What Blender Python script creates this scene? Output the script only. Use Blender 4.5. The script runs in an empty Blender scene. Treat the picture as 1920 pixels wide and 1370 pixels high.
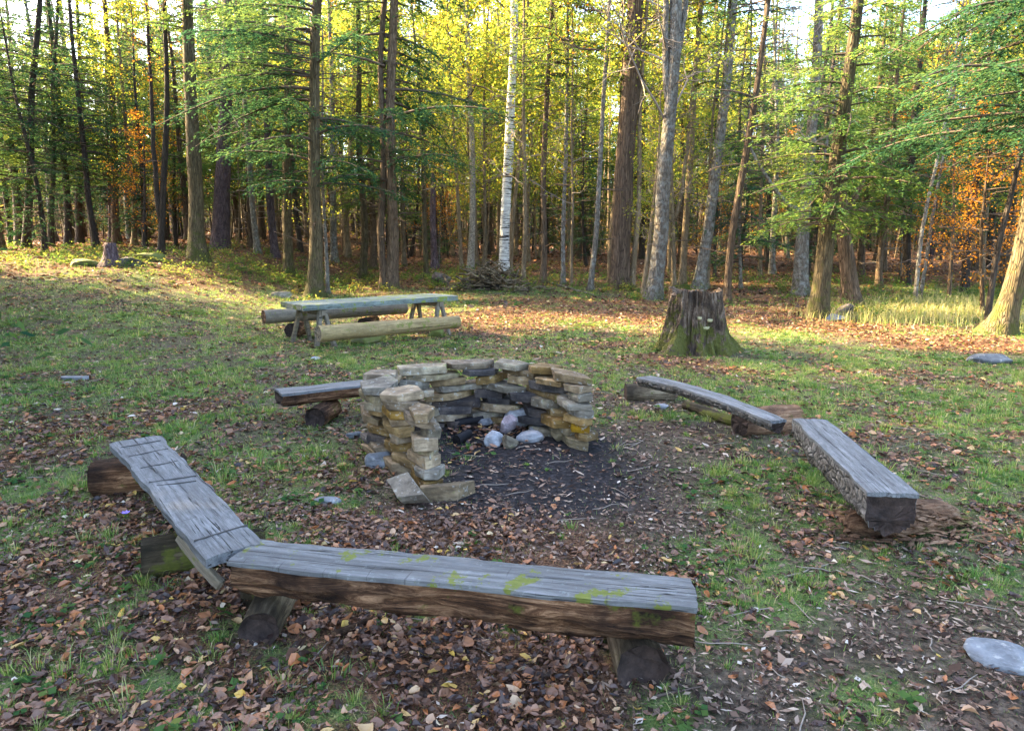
import bpy, bmesh, math, random
import numpy as np
from mathutils import Vector, Matrix
random.seed(7)
RS = np.random.RandomState
sc = bpy.context.scene
COL = sc.collection
PI = math.pi
# ------------------------------------------------------------------ camera maths
F, CX, CY, CAMH, PITCH = 1280.0, 960.0, 685.0, 1.65, math.radians(10.0)
CP, SP = math.cos(PITCH), math.sin(PITCH)

def ray(px, py):
    u, v = (px - CX) / F, (CY - py) / F
    return np.array([u, CP + v * SP, -SP + v * CP])

def T(px, py, z):                       # point at height z seen at that pixel of the photograph
    d = ray(px, py); t = (z - CAMH) / d[2]
    return np.array([d[0] * t, d[1] * t, z])

def PD(px, py, y):                      # point at distance y seen at that pixel
    d = ray(px, py); t = y / d[1]
    return np.array([d[0] * t, y, CAMH + d[2] * t])

# ------------------------------------------------------------------ noise
def _hash(i, j, k, s):
    h = (i * 374761393 + j * 668265263 + k * 2147483647 + s * 974711) & 0xffffffff
    h = ((h ^ (h >> 13)) * 1274126177) & 0xffffffff
    return ((h ^ (h >> 16)) & 0xffff) / 65535.0

def vnoise(p, seed=0):
    p = np.asarray(p, float); i = np.floor(p).astype(np.int64); f = p - i; f = f * f * (3 - 2 * f)
    r = 0
    for a in (0, 1):
        for b in (0, 1):
            for c in (0, 1):
                w = (f[..., 0] if a else 1 - f[..., 0]) * (f[..., 1] if b else 1 - f[..., 1]) * (f[..., 2] if c else 1 - f[..., 2])
                r = r + w * _hash(i[..., 0] + a, i[..., 1] + b, i[..., 2] + c, seed)
    return r

def fbm(p, oct=4, seed=0):
    p = np.asarray(p, float); r = 0; a = 0.5; t = 0
    for o in range(oct):
        r = r + a * vnoise(p, seed + o); t += a; p = p * 2.03; a *= 0.5
    return r / t

def n2(x, y, s, seed=0, oct=3):
    x = np.asarray(x, float); y = np.asarray(y, float)
    return fbm(np.stack([x * s, y * s, np.zeros_like(x) + 3.7], -1), oct, seed)

def S(t):
    t = np.clip(t, 0, 1); return t * t * (3 - 2 * t)

# ------------------------------------------------------------------ ground height
def gh0(x, y):
    x = np.asarray(x, float); y = np.asarray(y, float)
    r = 0.045 * np.maximum(0, y - 19) * S((y - 19) / 6 + .3)
    r = r + 0.10 * np.maximum(0, y - 62) * S((y - 62) / 30) - 0.10 * np.maximum(0, y - 150)
    r = r + 1.05 * S((-x - 6) / 5.5) * S((y - 11) / 10)
    r = r + (n2(x, y, .25, 5) - .5) * .25 * S((y - 8) / 6)
    return r

def gh(x, y):
    return gh0(x, y) + (n2(x, y, 1.3, 9) - .5) * .055 + (n2(x, y, 7, 19, 2) - .5) * .012

def G(px, py):                          # where the ray of that pixel meets the ground
    d = ray(px, py); t0 = 0.5; t = t0
    while t < 200:
        if CAMH + d[2] * t < gh0(d[0] * t, d[1] * t): break
        t0 = t; t += max(.05, t * .01)
    for _ in range(25):
        m = .5 * (t0 + t)
        if CAMH + d[2] * m < gh0(d[0] * m, d[1] * m): t = m
        else: t0 = m
    x, y = d[0] * t, d[1] * t
    return np.array([x, y, float(gh(x, y))])

def depth(p):                           # distance along the view axis
    return p[1] * CP + (CAMH - p[2]) * SP

# ------------------------------------------------------------------ scene objects
def tag(o, label=None, cat=None, group=None, kind=None):
    if label: o['label'] = label
    if cat: o['category'] = cat
    if group: o['group'] = group
    if kind: o['kind'] = kind
    return o

def empty(name, loc, rot=(0, 0, 0), label=None, cat=None, group=None):
    o = bpy.data.objects.new(name, None); COL.objects.link(o)
    o.empty_display_size = .2
    o.location = loc; o.rotation_euler = rot
    return tag(o, label, cat, group)

class MB:
    def __init__(self): self.v = []; self.f = []; self.m = []; self.r = []; self.s = []; self.n = 0
    def add(self, v, f, m=0, r=None, smooth=True):
        v = np.asarray(v, float).reshape(-1, 3)
        self.v.append(v)
        self.r.append(np.zeros(len(v)) + .5 if r is None else np.broadcast_to(np.asarray(r, float), (len(v),)))
        for a in (f if isinstance(f, list) and len(f) and isinstance(f[0], np.ndarray) else [np.asarray(f)]):
            if len(a):
                self.f.append(a.astype(np.int64) + self.n); self.m.append(m); self.s.append(smooth)
        self.n += len(v); return self
    def mesh(self, name, mats):
        me = bpy.data.meshes.new(name)
        if self.n:
            V = np.concatenate(self.v)
            me.vertices.add(len(V)); me.vertices.foreach_set('co', V.astype(np.float32).ravel())
            loops = np.concatenate([a.ravel() for a in self.f])
            tot = np.concatenate([np.full(len(a), a.shape[1]) for a in self.f])
            mi = np.concatenate([np.full(len(a), m) for a, m in zip(self.f, self.m)])
            sm = np.concatenate([np.full(len(a), s) for a, s in zip(self.f, self.s)])
            st = np.concatenate([[0], np.cumsum(tot)[:-1]])
            me.loops.add(len(loops)); me.loops.foreach_set('vertex_index', loops.astype(np.int32))
            me.polygons.add(len(tot)); me.polygons.foreach_set('loop_start', st.astype(np.int32))
            me.polygons.foreach_set('material_index', mi.astype(np.int32))
            me.polygons.foreach_set('use_smooth', sm.astype(bool))
            at = me.attributes.new('rnd', 'FLOAT', 'POINT'); at.data.foreach_set('value', np.concatenate(self.r).astype(np.float32))
            me.update(calc_edges=True)
        for m in mats: me.materials.append(m)
        return me
    def build(self, name, mats, parent=None):
        return obj(name, self.mesh(name, mats if isinstance(mats, (list, tuple)) else [mats]), parent)

def obj(name, me, parent=None, loc=(0, 0, 0), rot=(0, 0, 0), scale=(1, 1, 1)):
    o = bpy.data.objects.new(name, me); COL.objects.link(o)
    o.location = loc; o.rotation_euler = rot; o.scale = scale
    if parent is not None: o.parent = parent
    return o

# ------------------------------------------------------------------ shape helpers
def frames(P):
    P = np.asarray(P, float)
    Tn = np.gradient(P, axis=0); Tn /= np.linalg.norm(Tn, axis=1)[:, None] + 1e-9
    ref = np.array([0, 0, 1.0]) if abs(Tn[:, 2]).mean() < .8 else np.array([1.0, 0, 0])
    A = np.cross(Tn, ref); A /= np.linalg.norm(A, axis=1)[:, None] + 1e-9
    B = np.cross(Tn, A)
    return A, B, Tn

def tube(P, R, sides=6, jit=None, caps=True):
    P = np.asarray(P, float); R = np.broadcast_to(np.asarray(R, float), (len(P),))
    A, B, _ = frames(P)
    th = np.arange(sides) / sides * 2 * PI
    ring = R[:, None] * np.ones(sides)[None]
    if jit is not None: ring = ring * jit
    V = P[:, None] + ring[..., None] * (A[:, None] * np.cos(th)[None, :, None] + B[:, None] * np.sin(th)[None, :, None])
    n = len(P); i = np.arange(n - 1)[:, None] * sides; j = np.arange(sides)[None]; k = (j + 1) % sides
    q = np.stack([i + j, i + k, i + sides + k, i + sides + j], -1).reshape(-1, 4)
    V = V.reshape(-1, 3); f = [q]
    if caps:
        V = np.concatenate([V, P[:1], P[-1:]]); c0, c1 = n * sides, n * sides + 1
        jj = np.arange(sides); kk = (jj + 1) % sides
        f.append(np.stack([np.full(sides, c0), kk, jj], -1)); f.append(np.stack([np.full(sides, c1), (n - 1) * sides + jj, (n - 1) * sides + kk], -1))
    return V, f

def norm(v): return v / (np.linalg.norm(v, axis=-1, keepdims=True) + 1e-9)

def diamonds(C, D, Nn, L, W):           # one pointed quad a leaf
    D = norm(D); Sd = norm(np.cross(D, Nn)); L = np.asarray(L)[..., None]; W = np.asarray(W)[..., None]
    V = np.stack([C - D * L * .5, C + Sd * W * .5 + D * L * .05, C + D * L * .5, C - Sd * W * .5 + D * L * .05], 1)
    n = len(C); q = np.arange(n * 4).reshape(n, 4)
    return V.reshape(-1, 3), q

def leaves8(C, D, Nn, L, W, fold, curl):  # folded, curled leaf of eight triangles
    D = norm(D); Sd = norm(np.cross(D, Nn)); Nn = norm(np.cross(Sd, D))
    ts = [(-.5, 0, 0), (-.2, 1, .5), (-.2, 0, 0), (-.2, -1, .5), (.18, .85, .45), (.18, 0, 0), (.18, -.85, .45), (.5, 0, 0)]
    n = len(C); V = np.zeros((n, 8, 3))
    for i, (t, s, u) in enumerate(ts):
        V[:, i] = C + D * (L * t)[:, None] + Sd * (W * .5 * s)[:, None] + Nn * (W * fold * u + curl * L * (t * t * 2.2 - .15))[:, None]
    f = np.array([(0, 2, 1), (0, 3, 2), (1, 2, 5), (1, 5, 4), (2, 3, 6), (2, 6, 5), (4, 5, 7), (5, 6, 7)])
    return V.reshape(-1, 3), (np.arange(n)[:, None, None] * 8 + f[None]).reshape(-1, 3)

def leaves11(rs, C, D, Nn, L, W):         # crumpled leaf with uneven rounded outline, sixteen triangles
    D = norm(D); Sd = norm(np.cross(D, Nn)); Nn = norm(np.cross(Sd, D)); n = len(C)
    fold = rs.uniform(-.2, .9, n); curl = rs.uniform(-.35, .6, n); tw = rs.normal(0, .35, n)
    V = np.zeros((n, 11, 3)); i = 0; faces = []
    for t, w in ((-.5, 0), (-.27, .72), (.0, 1.0), (.27, .74), (.5, 0)):
        for s in ((0,) if w == 0 else (1, 0, -1)):
            ww = W * .5 * w * (rs.uniform(.7, 1.15, n) if s else 0)
            V[:, i] = C + D * (L * (t + (rs.normal(0, .045, n) if s else 0)))[:, None] + Sd * (ww * s)[:, None] + Nn * (ww * abs(s) * fold + tw * ww * s * (t * 2) + curl * L * (t * t * 2.0 - .12) + rs.normal(0, .03, n) * L)[:, None]
            i += 1
    f = [(0, 2, 1), (0, 3, 2), (7, 8, 10), (8, 9, 10)]
    for b in (1, 4): f += [(b, b + 1, b + 4), (b, b + 4, b + 3), (b + 1, b + 2, b + 5), (b + 1, b + 5, b + 4)]
    return V.reshape(-1, 3), (np.arange(n)[:, None, None] * 11 + np.array(f)[None]).reshape(-1, 3)

def unit(rs, n):
    v = rs.normal(size=(n, 3)); return norm(v)

# ------------------------------------------------------------------ materials
class NT:
    def __init__(self, name):
        self.m = bpy.data.materials.new(name); self.m.use_nodes = True
        self.t = self.m.node_tree; self.t.nodes.clear()
        self.out = self.n('ShaderNodeOutputMaterial')
    def n(self, typ, **kw):
        nd = self.t.nodes.new(typ)
        for k, v in kw.items(): setattr(nd, k, v)
        return nd
    def l(self, a, b): self.t.links.new(a, b)
    def set(self, sock, v):
        if hasattr(v, 'is_output') or isinstance(v, bpy.types.NodeSocket): self.l(v, sock)
        elif isinstance(v, (tuple, list)) and len(v) == 3 and sock.type == 'RGBA': sock.default_value = (*v, 1)
        else: sock.default_value = v
    def coord(self, scale=(1, 1, 1), which='Object'):
        c = self.n('ShaderNodeTexCoord'); mp = self.n('ShaderNodeMapping'); self.l(c.outputs[which], mp.inputs[0]); mp.inputs['Scale'].default_value = scale
        return mp.outputs[0]
    def noise(self, vec, scale, detail=4, rough=.6, dist=0):
        x = self.n('ShaderNodeTexNoise'); self.l(vec, x.inputs['Vector']); x.inputs['Scale'].default_value = scale
        x.inputs['Detail'].default_value = detail; x.inputs['Roughness'].default_value = rough; x.inputs['Distortion'].default_value = dist
        return x.outputs['Fac']
    def vor(self, vec, scale, feature='F1', out='Distance'):
        x = self.n('ShaderNodeTexVoronoi'); x.feature = feature; self.l(vec, x.inputs['Vector']); x.inputs['Scale'].default_value = scale
        return x.outputs[out]
    def ramp(self, fac, stops, interp='LINEAR'):
        r = self.n('ShaderNodeValToRGB'); self.l(fac, r.inputs[0]); cr = r.color_ramp; cr.interpolation = interp
        while len(cr.elements) < len(stops): cr.elements.new(.5)
        for e, (p, c) in zip(cr.elements, stops): e.position = p; e.color = (*c, 1) if isinstance(c, (tuple, list)) else (c, c, c, 1)
        return r.outputs[0]
    def mix(self, fac, a, b, mode='MIX'):
        x = self.n('ShaderNodeMix'); x.data_type = 'RGBA'; x.blend_type = mode
        self.set(x.inputs[0], fac); self.set(x.inputs[6], a); self.set(x.inputs[7], b); return x.outputs[2]
    def math(self, op, a, b=0.0):
        x = self.n('ShaderNodeMath'); x.operation = op; self.set(x.inputs[0], a); self.set(x.inputs[1], b); return x.outputs[0]
    def attr(self, name):
        x = self.n('ShaderNodeAttribute'); x.attribute_name = name; return x.outputs['Fac']
    def rand(self): return self.n('ShaderNodeObjectInfo').outputs['Random']
    def sep(self, vec):
        x = self.n('ShaderNodeSeparateXYZ'); self.l(vec, x.inputs[0]); return x.outputs
    def bump(self, h, strength=.5, dist=.02):
        b = self.n('ShaderNodeBump'); self.l(h, b.inputs['Height']); b.inputs['Strength'].default_value = strength; b.inputs['Distance'].default_value = dist; return b.outputs[0]
    def surf(self, col, rough=.85, bump=None, spec=.2):
        p = self.n('ShaderNodeBsdfPrincipled'); self.set(p.inputs['Base Color'], col); self.set(p.inputs['Roughness'], rough)
        p.inputs['Specular IOR Level'].default_value = spec
        if bump is not None: self.l(bump, p.inputs['Normal'])
        self.l(p.outputs[0], self.out.inputs[0]); return self.m
    def leaf(self, col, tcol, tfac=.45, gloss=0):
        d = self.n('ShaderNodeBsdfDiffuse'); self.set(d.inputs[0], col)
        t = self.n('ShaderNodeBsdfTranslucent'); self.set(t.inputs[0], tcol)
        x = self.n('ShaderNodeMixShader'); x.inputs[0].default_value = tfac; self.l(d.outputs[0], x.inputs[1]); self.l(t.outputs[0], x.inputs[2])
        o = x.outputs[0]
        if gloss:
            g = self.n('ShaderNodeBsdfGlossy'); g.inputs['Roughness'].default_value = .45; y = self.n('ShaderNodeMixShader'); y.inputs[0].default_value = gloss
            self.l(o, y.inputs[1]); self.l(g.outputs[0], y.inputs[2]); o = y.outputs[0]
        self.l(o, self.out.inputs[0]); return self.m

def leaf_mat(name, stops, tstops, tfac=.45, gloss=0):
    t = NT(name); a = t.attr('rnd'); return t.leaf(t.ramp(a, stops), t.ramp(a, tstops), tfac, gloss)

M = {}
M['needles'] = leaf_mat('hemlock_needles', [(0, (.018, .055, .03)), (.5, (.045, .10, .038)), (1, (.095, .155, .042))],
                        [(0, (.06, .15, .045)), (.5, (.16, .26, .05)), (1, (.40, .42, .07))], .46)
M['needles_dark'] = leaf_mat('dark_hemlock_needles', [(0, (.014, .050, .034)), (.6, (.03, .085, .045)), (1, (.06, .12, .045))],
                             [(0, (.03, .10, .05)), (.6, (.08, .17, .06)), (1, (.20, .28, .06))], .38)  # hemlock foliage of a darker bluish green, less translucent
M['yellow'] = leaf_mat('yellow_green_leaves', [(0, (.035, .08, .028)), (.4, (.09, .14, .035)), (.7, (.17, .19, .04)), (1, (.27, .17, .03))],
                       [(0, (.12, .25, .04)), (.45, (.40, .47, .05)), (.75, (.68, .58, .06)), (1, (.75, .42, .05))], .55)
M['orange'] = leaf_mat('orange_beech_leaves', [(0, (.30, .11, .015)), (.5, (.48, .18, .02)), (1, (.55, .30, .03))],
                       [(0, (.5, .16, .02)), (1, (.75, .36, .04))], .5)
M['brush'] = leaf_mat('woodland_brush', [(0, (.03, .022, .018)), (.5, (.08, .055, .03)), (.75, (.06, .09, .03)), (1, (.22, .12, .03))], [(0, (.06, .05, .02)), (.7, (.2, .2, .05)), (1, (.5, .25, .05))], .3)
M['fern'] = leaf_mat('undergrowth_leaves', [(0, (.03, .08, .03)), (.6, (.08, .14, .04)), (.85, (.2, .2, .05)), (1, (.28, .14, .04))],
                     [(0, (.1, .22, .04)), (1, (.4, .36, .06))], .4)

def bark(name, lo, mid, hi, moss=0.0, zs=.12, sc_=9, lichen=0.0):
    t = NT(name); v = t.coord((1, 1, zs)); o = t.coord()
    a = t.noise(v, sc_ * 2.2, 6, .7, .4); b = t.noise(o, 2.3, 3)
    plate = t.vor(v, sc_ * 2.6, 'DISTANCE_TO_EDGE')
    c = t.ramp(a, [(.3, lo), (.5, mid), (.72, hi)])
    c = t.mix(t.ramp(plate, [(.0, .75), (.12, 0.0)]), c, lo)
    c = t.mix(t.ramp(b, [(.35, 0.0), (.7, .55)]), c, tuple(x * .6 for x in mid))
    if lichen:
        lf = t.ramp(t.noise(o, 5.5, 5, .7), [(.56 - lichen * .10, 0.0), (.66, .8)])
        c = t.mix(lf, c, (.25, .26, .24))
    if moss:
        z = t.sep(o)[2]
        g = t.math('ADD', t.noise(o, 4, 4), t.math('MULTIPLY', z, -.16))
        c = t.mix(t.ramp(g, [(.53 - moss * .27, 0.0), (.70 - moss * .27, .85)]), c, t.mix(t.noise(o, 30, 3), (.035, .042, .012), (.095, .098, .02)))
    tone = t.math('ADD', t.math('MULTIPLY', t.rand(), .5), .75)
    c = t.mix(1.0, c, t.mix(0.0, tone, tone), 'MULTIPLY')
    return t.surf(c, .9, t.bump(t.math('ADD', a, t.math('MULTIPLY', t.ramp(plate, [(0, 0.0), (.2, 1.0)]), .7)), .9, .03))

M['bark_brown'] = bark('brown_conifer_bark', (.024, .017, .012), (.12, .082, .052), (.25, .18, .12), .12)
M['bark_dark'] = bark('dark_bark', (.022, .018, .016), (.065, .05, .04), (.13, .105, .085), .1)
M['bark_mossy'] = bark('mossy_bark', (.024, .019, .011), (.11, .084, .046), (.23, .185, .11), .6)
M['bark_grey'] = bark('grey_mottled_bark', (.05, .042, .034), (.17, .145, .115), (.32, .285, .235), .25, .35, 5, .7)
M['bark_red'] = bark('reddish_plated_bark', (.026, .018, .012), (.145, .098, .066), (.31, .22, .155), .25, .1, 8)
M['bark_tan'] = bark('tan_bark', (.09, .065, .04), (.24, .18, .11), (.36, .28, .19), .2, .2, 7)
M['bark_purple'] = bark('purplish_dead_bark', (.03, .022, .026), (.10, .07, .075), (.19, .14, .14), 0, .3, 5)
M['twig'] = NT('twig_bark').surf((.085, .062, .048), .9)
M['twig_pale'] = NT('pale_twig_bark').surf((.22, .18, .145), .9)

def birch():
    t = NT('white_birch_bark'); o = t.coord(); v = t.coord((1.6, 1.6, 17)); w = t.coord((1, 1, 2.2))
    dash = t.ramp(t.noise(v, 1.25, 3, .55), [(.40, 1.0), (.45, 0.0)])
    dash2 = t.ramp(t.noise(t.coord((5, 5, 42)), 1.1, 2, .5), [(.37, .8), (.43, 0.0)])
    base = t.ramp(t.noise(o, 5, 4), [(.3, (.44, .42, .38)), (.6, (.70, .68, .63)), (.8, (.62, .55, .46))])
    c = t.mix(dash2, base, (.13, .11, .10)); c = t.mix(dash, c, (.035, .03, .03))
    z = t.sep(o)[2]; low = t.math('ADD', t.noise(w, 5, 4), t.math('MULTIPLY', z, -.5))
    c = t.mix(t.ramp(low, [(.3, 0.0), (.5, .8)]), c, (.16, .13, .09))
    return t.surf(c, .75, t.bump(t.noise(v, 3, 3), .5, .01))
M['birch'] = birch()
M['birch_dull'] = bark('dull_birch_bark', (.06, .05, .04), (.27, .235, .185), (.46, .42, .35), .2, .9, 6)

def wood(name, light, dark, moss, ylo=(.15, .16, .022)):
    t = NT(name); v = t.coord((.5, 9, 9)); o = t.coord()
    g = t.noise(v, 4.0, 6, .75, .35); big = t.noise(t.coord((.8, 2, 2)), 2.6, 3)
    c = t.ramp(g, [(.28, dark), (.47, tuple(.55 * a + .45 * b for a, b in zip(light, dark))), (.62, light), (.8, tuple(min(1, a * 1.18) for a in light))])
    c = t.mix(t.ramp(big, [(.3, .55), (.62, 0.0)]), c, tuple(.35 * a + .3 * b for a, b in zip(light, dark)))
    crack = t.ramp(t.noise(t.coord((.45, 16, 16)), 2.6, 4, .65, 1.0), [(.355, 1.0), (.415, 0.0)])
    c = t.mix(t.ramp(t.noise(t.coord((1, 3, 3)), 7, 6, .75, .5), [(.38, .6), (.56, 0.0)]), c, tuple(.3 * a + .35 * b for a, b in zip(light, dark)))
    c = t.mix(t.ramp(t.noise(t.coord((30, 2.2, 2)), 1.6, 3, .6, .3), [(.30, .5), (.36, 0.0)]), c, dark)
    c = t.mix(crack, c, tuple(x * .3 for x in dark))
    spot = t.ramp(t.noise(o, 24, 4, .7), [(.60, 0.0), (.68, .22)]); c = t.mix(spot, c, (.32, .36, .34))
    if moss:
        mm = t.ramp(t.math('ADD', t.noise(o, 5.2, 5, .7), t.math('MULTIPLY', t.noise(o, 30, 2), .12)), [(.68 - .10 * moss, 0.0), (.72 - .10 * moss, .95)])
        c = t.mix(mm, c, t.mix(t.noise(o, 40, 2), (.08, .10, .01), ylo))
    return t.surf(c, .8, t.bump(t.math('SUBTRACT', g, t.math('MULTIPLY', crack, .8)), .8, .012), .3)
M['wood_grey'] = wood('weathered_grey_wood', (.195, .198, .195), (.032, .03, .028), .5)
M['wood_plain'] = wood('bare_grey_wood', (.205, .21, .212), (.035, .034, .033), 0)
M['wood_table'] = wood('greenish_table_wood', (.20, .24, .215), (.055, .06, .05), .8, (.20, .26, .04))
M['wood_tan'] = wood('tan_peeled_wood', (.34, .25, .115), (.12, .08, .03), .35, (.16, .17, .03))
M['wood_leg'] = wood('old_leg_wood', (.24, .20, .14), (.07, .055, .04), .3)

def rot(name, lo, mid, hi, moss=.3):
    t = NT(name); v = t.coord((.7, 6, 6)); o = t.coord()
    a = t.noise(v, 4.6, 8, .8, .9); b = t.noise(o, 3, 4)
    c = t.ramp(a, [(.36, lo), (.5, mid), (.62, hi)]); c = t.mix(t.ramp(b, [(.38, .85), (.6, 0.0)]), c, tuple(x * .5 for x in lo))
    mm = t.ramp(t.noise(o, 4.3, 5, .7), [(.62 - moss * .12, 0.0), (.68 - moss * .12, .85)]); c = t.mix(mm, c, t.mix(t.noise(o, 40, 2), (.04, .05, .008), (.12, .13, .015)))
    return t.surf(c, .92, t.bump(a, 1, .03))
M['rot_bark'] = rot('rotting_log_side', (.012, .006, .004), (.14, .066, .03), (.42, .24, .13), .3)
M['rot_moss'] = rot('mossy_log_side', (.025, .02, .01), (.075, .055, .03), (.15, .115, .07), 1.1)
M['rot_red'] = rot('crumbling_red_wood', (.06, .03, .016), (.22, .12, .066), (.40, .26, .16), 0)
M['rot_fibre'] = rot('fibrous_old_wood', (.05, .036, .022), (.17, .125, .075), (.34, .27, .175), .1)
M['bark_bench'] = bark('grey_bench_bark', (.04, .036, .034), (.15, .14, .13), (.30, .285, .265), 0, 1, 6)
M['kerf'] = NT('dark_saw_cut').surf((.05, .047, .045), .9)
M['char'] = NT('charred_wood').surf((.012, .011, .012), .8)
def endgrain():
    t = NT('dark_cut_end'); o = t.coord()
    c = t.ramp(t.noise(o, 14, 5, .7), [(.3, (.012, .009, .008)), (.6, (.045, .03, .024)), (.8, (.10, .07, .055))])
    return t.surf(c, .9, t.bump(t.noise(o, 25, 4), .8, .02))
M['end'] = endgrain()

def stone(name, a, b, c_, moss=0.0, soot=0.0):
    t = NT(name); o = t.coord(); v = t.coord((1, 1, 5))
    n1 = t.noise(o, 5, 6, .65, .3); n3 = t.noise(v, 9, 5, .7)
    c = t.ramp(n1, [(.3, a), (.52, b), (.72, c_)])
    c = t.mix(t.ramp(n3, [(.35, .5), (.55, 0.0)]), c, tuple(x * .45 for x in a))
    r = t.rand(); hs = t.n('ShaderNodeHueSaturation'); t.l(c, hs.inputs['Color'])
    t.set(hs.inputs['Value'], t.math('ADD', t.math('MULTIPLY', r, .65), .65)); t.set(hs.inputs['Saturation'], t.math('ADD', t.math('MULTIPLY', t.math('FRACT', t.math('MULTIPLY', r, 7.3)), .6), .7))
    c = hs.outputs[0]
    c = t.mix(t.ramp(t.noise(o, 26, 3), [(.6, 0.0), (.68, .5)]), c, (.36, .36, .33))
    if moss: c = t.mix(t.ramp(t.noise(o, 6, 5), [(.66 - .2 * moss, 0.0), (.74 - .2 * moss, .8)]), c, (.12, .14, .03))
    if soot: c = t.mix(t.ramp(t.noise(o, 3.4, 4), [(.62 - .35 * soot, 0.0), (.80 - .35 * soot, .85)]), c, (.012, .011, .013))
    return t.surf(c, .85, t.bump(t.math('ADD', n1, n3), .7, .012), .3)
M['stone_tan'] = stone('tan_sandstone', (.06, .038, .018), (.21, .14, .066), (.40, .285, .15), .12)
M['stone_ochre'] = stone('ochre_sandstone', (.09, .05, .018), (.27, .165, .055), (.44, .29, .115), .08)
M['stone_grey'] = stone('grey_green_stone', (.06, .048, .032), (.185, .15, .10), (.36, .305, .21), .2)
M['stone_dark'] = stone('sooty_stone', (.05, .04, .036), (.12, .095, .08), (.22, .175, .14), 0, .5)
M['stone_pale'] = stone('pale_blue_grey_rock', (.15, .155, .165), (.27, .28, .30), (.42, .42, .43), 0)
M['stone_ash'] = stone('ash_dusted_rock', (.13, .13, .135), (.25, .25, .26), (.40, .40, .40), 0, .22)
M['stone_slate'] = stone('blue_grey_slate', (.075, .08, .088), (.15, .16, .17), (.25, .26, .27), .15)
M['stone_purple'] = stone('purplish_rock', (.10, .08, .085), (.22, .185, .195), (.36, .32, .33), .0, .25)
M['stone_moss'] = stone('mossy_boulder', (.06, .055, .035), (.13, .12, .06), (.2, .19, .1), 1.2)

M['litter'] = leaf_mat('dry_leaf_litter', [(0, (.018, .010, .008)), (.2, (.055, .027, .018)), (.42, (.14, .068, .040)), (.60, (.24, .125, .072)), (.74, (.33, .115, .035)), (.86, (.38, .25, .15)), (.96, (.46, .29, .05)), (1, (.50, .43, .35))],
                       [(0, (.08, .04, .02)), (.8, (.3, .13, .05)), (1, (.4, .3, .1))], .12, .04)
M['chips'] = leaf_mat('wood_chip_litter', [(0, (.015, .011, .01)), (.35, (.055, .036, .027)), (.6, (.15, .10, .075)), (.85, (.32, .24, .18)), (1, (.50, .44, .37))],
                      [(0, (.05, .04, .03)), (1, (.2, .15, .1))], .05)
M['grass'] = leaf_mat('meadow_grass', [(0, (.03, .095, .022)), (.38, (.085, .19, .036)), (.62, (.17, .25, .05)), (.78, (.30, .29, .09)), (1, (.48, .40, .22))],
                      [(0, (.1, .24, .04)), (.6, (.26, .38, .05)), (1, (.5, .44, .12))], .4, .03)
M['flower'] = NT('violet_petals').surf((.32, .22, .75), .6)

def ground_mat():
    t = NT('clearing_floor'); o = t.coord((1, 1, 1))
    f1 = t.noise(o, 22, 5, .7); f2 = t.noise(o, 85, 3, .7); f3 = t.noise(o, 2.2, 4)
    soil = t.ramp(f1, [(.32, (.016, .012, .009)), (.5, (.058, .042, .031)), (.7, (.15, .115, .088))])
    speck = t.ramp(t.vor(o, 55, 'F1', 'Color'), [(.2, 0.0), (.85, 1.0)])
    lit = t.ramp(f2, [(.28, (.014, .008, .005)), (.46, (.075, .038, .022)), (.62, (.20, .105, .055)), (.78, (.34, .21, .13))])
    gr = t.ramp(f2, [(.28, (.018, .032, .01)), (.45, (.06, .105, .025)), (.62, (.14, .19, .05)), (.78, (.28, .26, .12))])
    ash = t.ramp(f1, [(.3, (.006, .006, .007)), (.55, (.022, .021, .023)), (.8, (.08, .076, .08))])
    c = t.mix(t.attr('grassy'), soil, gr)
    c = t.mix(t.ramp(t.math('ADD', t.attr('leafy'), t.math('MULTIPLY', t.math('SUBTRACT', f1, .5), .9)), [(.3, 0.0), (.6, 1.0)]), c, lit)
    c = t.mix(t.math('MULTIPLY', t.ramp(f3, [(.4, 0.0), (.7, .45)]), t.ramp(speck, [(.5, 0.0), (.55, 1.0)])), c, (.19, .14, .11))
    c = t.mix(t.ramp(t.math('ADD', t.attr('ash'), t.math('MULTIPLY', t.math('SUBTRACT', f1, .5), .6)), [(.22, 0.0), (.62, .95)]), c, ash)
    return t.surf(c, .95, t.bump(t.math('ADD', f1, t.math('MULTIPLY', f2, .5)), .9, .03), .1)
M['ground'] = ground_mat()

# ------------------------------------------------------------------ ground cover masks
def blobs(lst):
    out = []
    for px, py, r, w in lst:
        p = G(px, py); out.append((p[0], p[1], r, w))
    return out
ASH = blobs([(960, 830, .85, 1.0), (1000, 905, .65, 1.0), (1060, 880, .55, .95), (900, 850, .5, 1), (1090, 905, .5, .65), (940, 780, .6, .9)])
DIRT = blobs([(1000, 930, .9, 1), (1130, 870, .8, 1), (1250, 820, .8, .95), (1330, 850, .6, .7), (1180, 760, .6, .8), (1150, 985, .8, .95), (1300, 970, .7, .65),
              (1500, 1250, .8, .7), (1800, 1150, .7, .8), (1750, 1280, .6, .9), (1880, 1330, .4, .9), (1500, 1340, .5, .8), (1350, 1130, .5, .6), (1250, 1320, .5, .75), (1400, 1240, .6, .75), (1600, 1320, .6, .8), (1650, 1180, .6, .7), (820, 955, .5, .8), (700, 930, .4, .6)])
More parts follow.
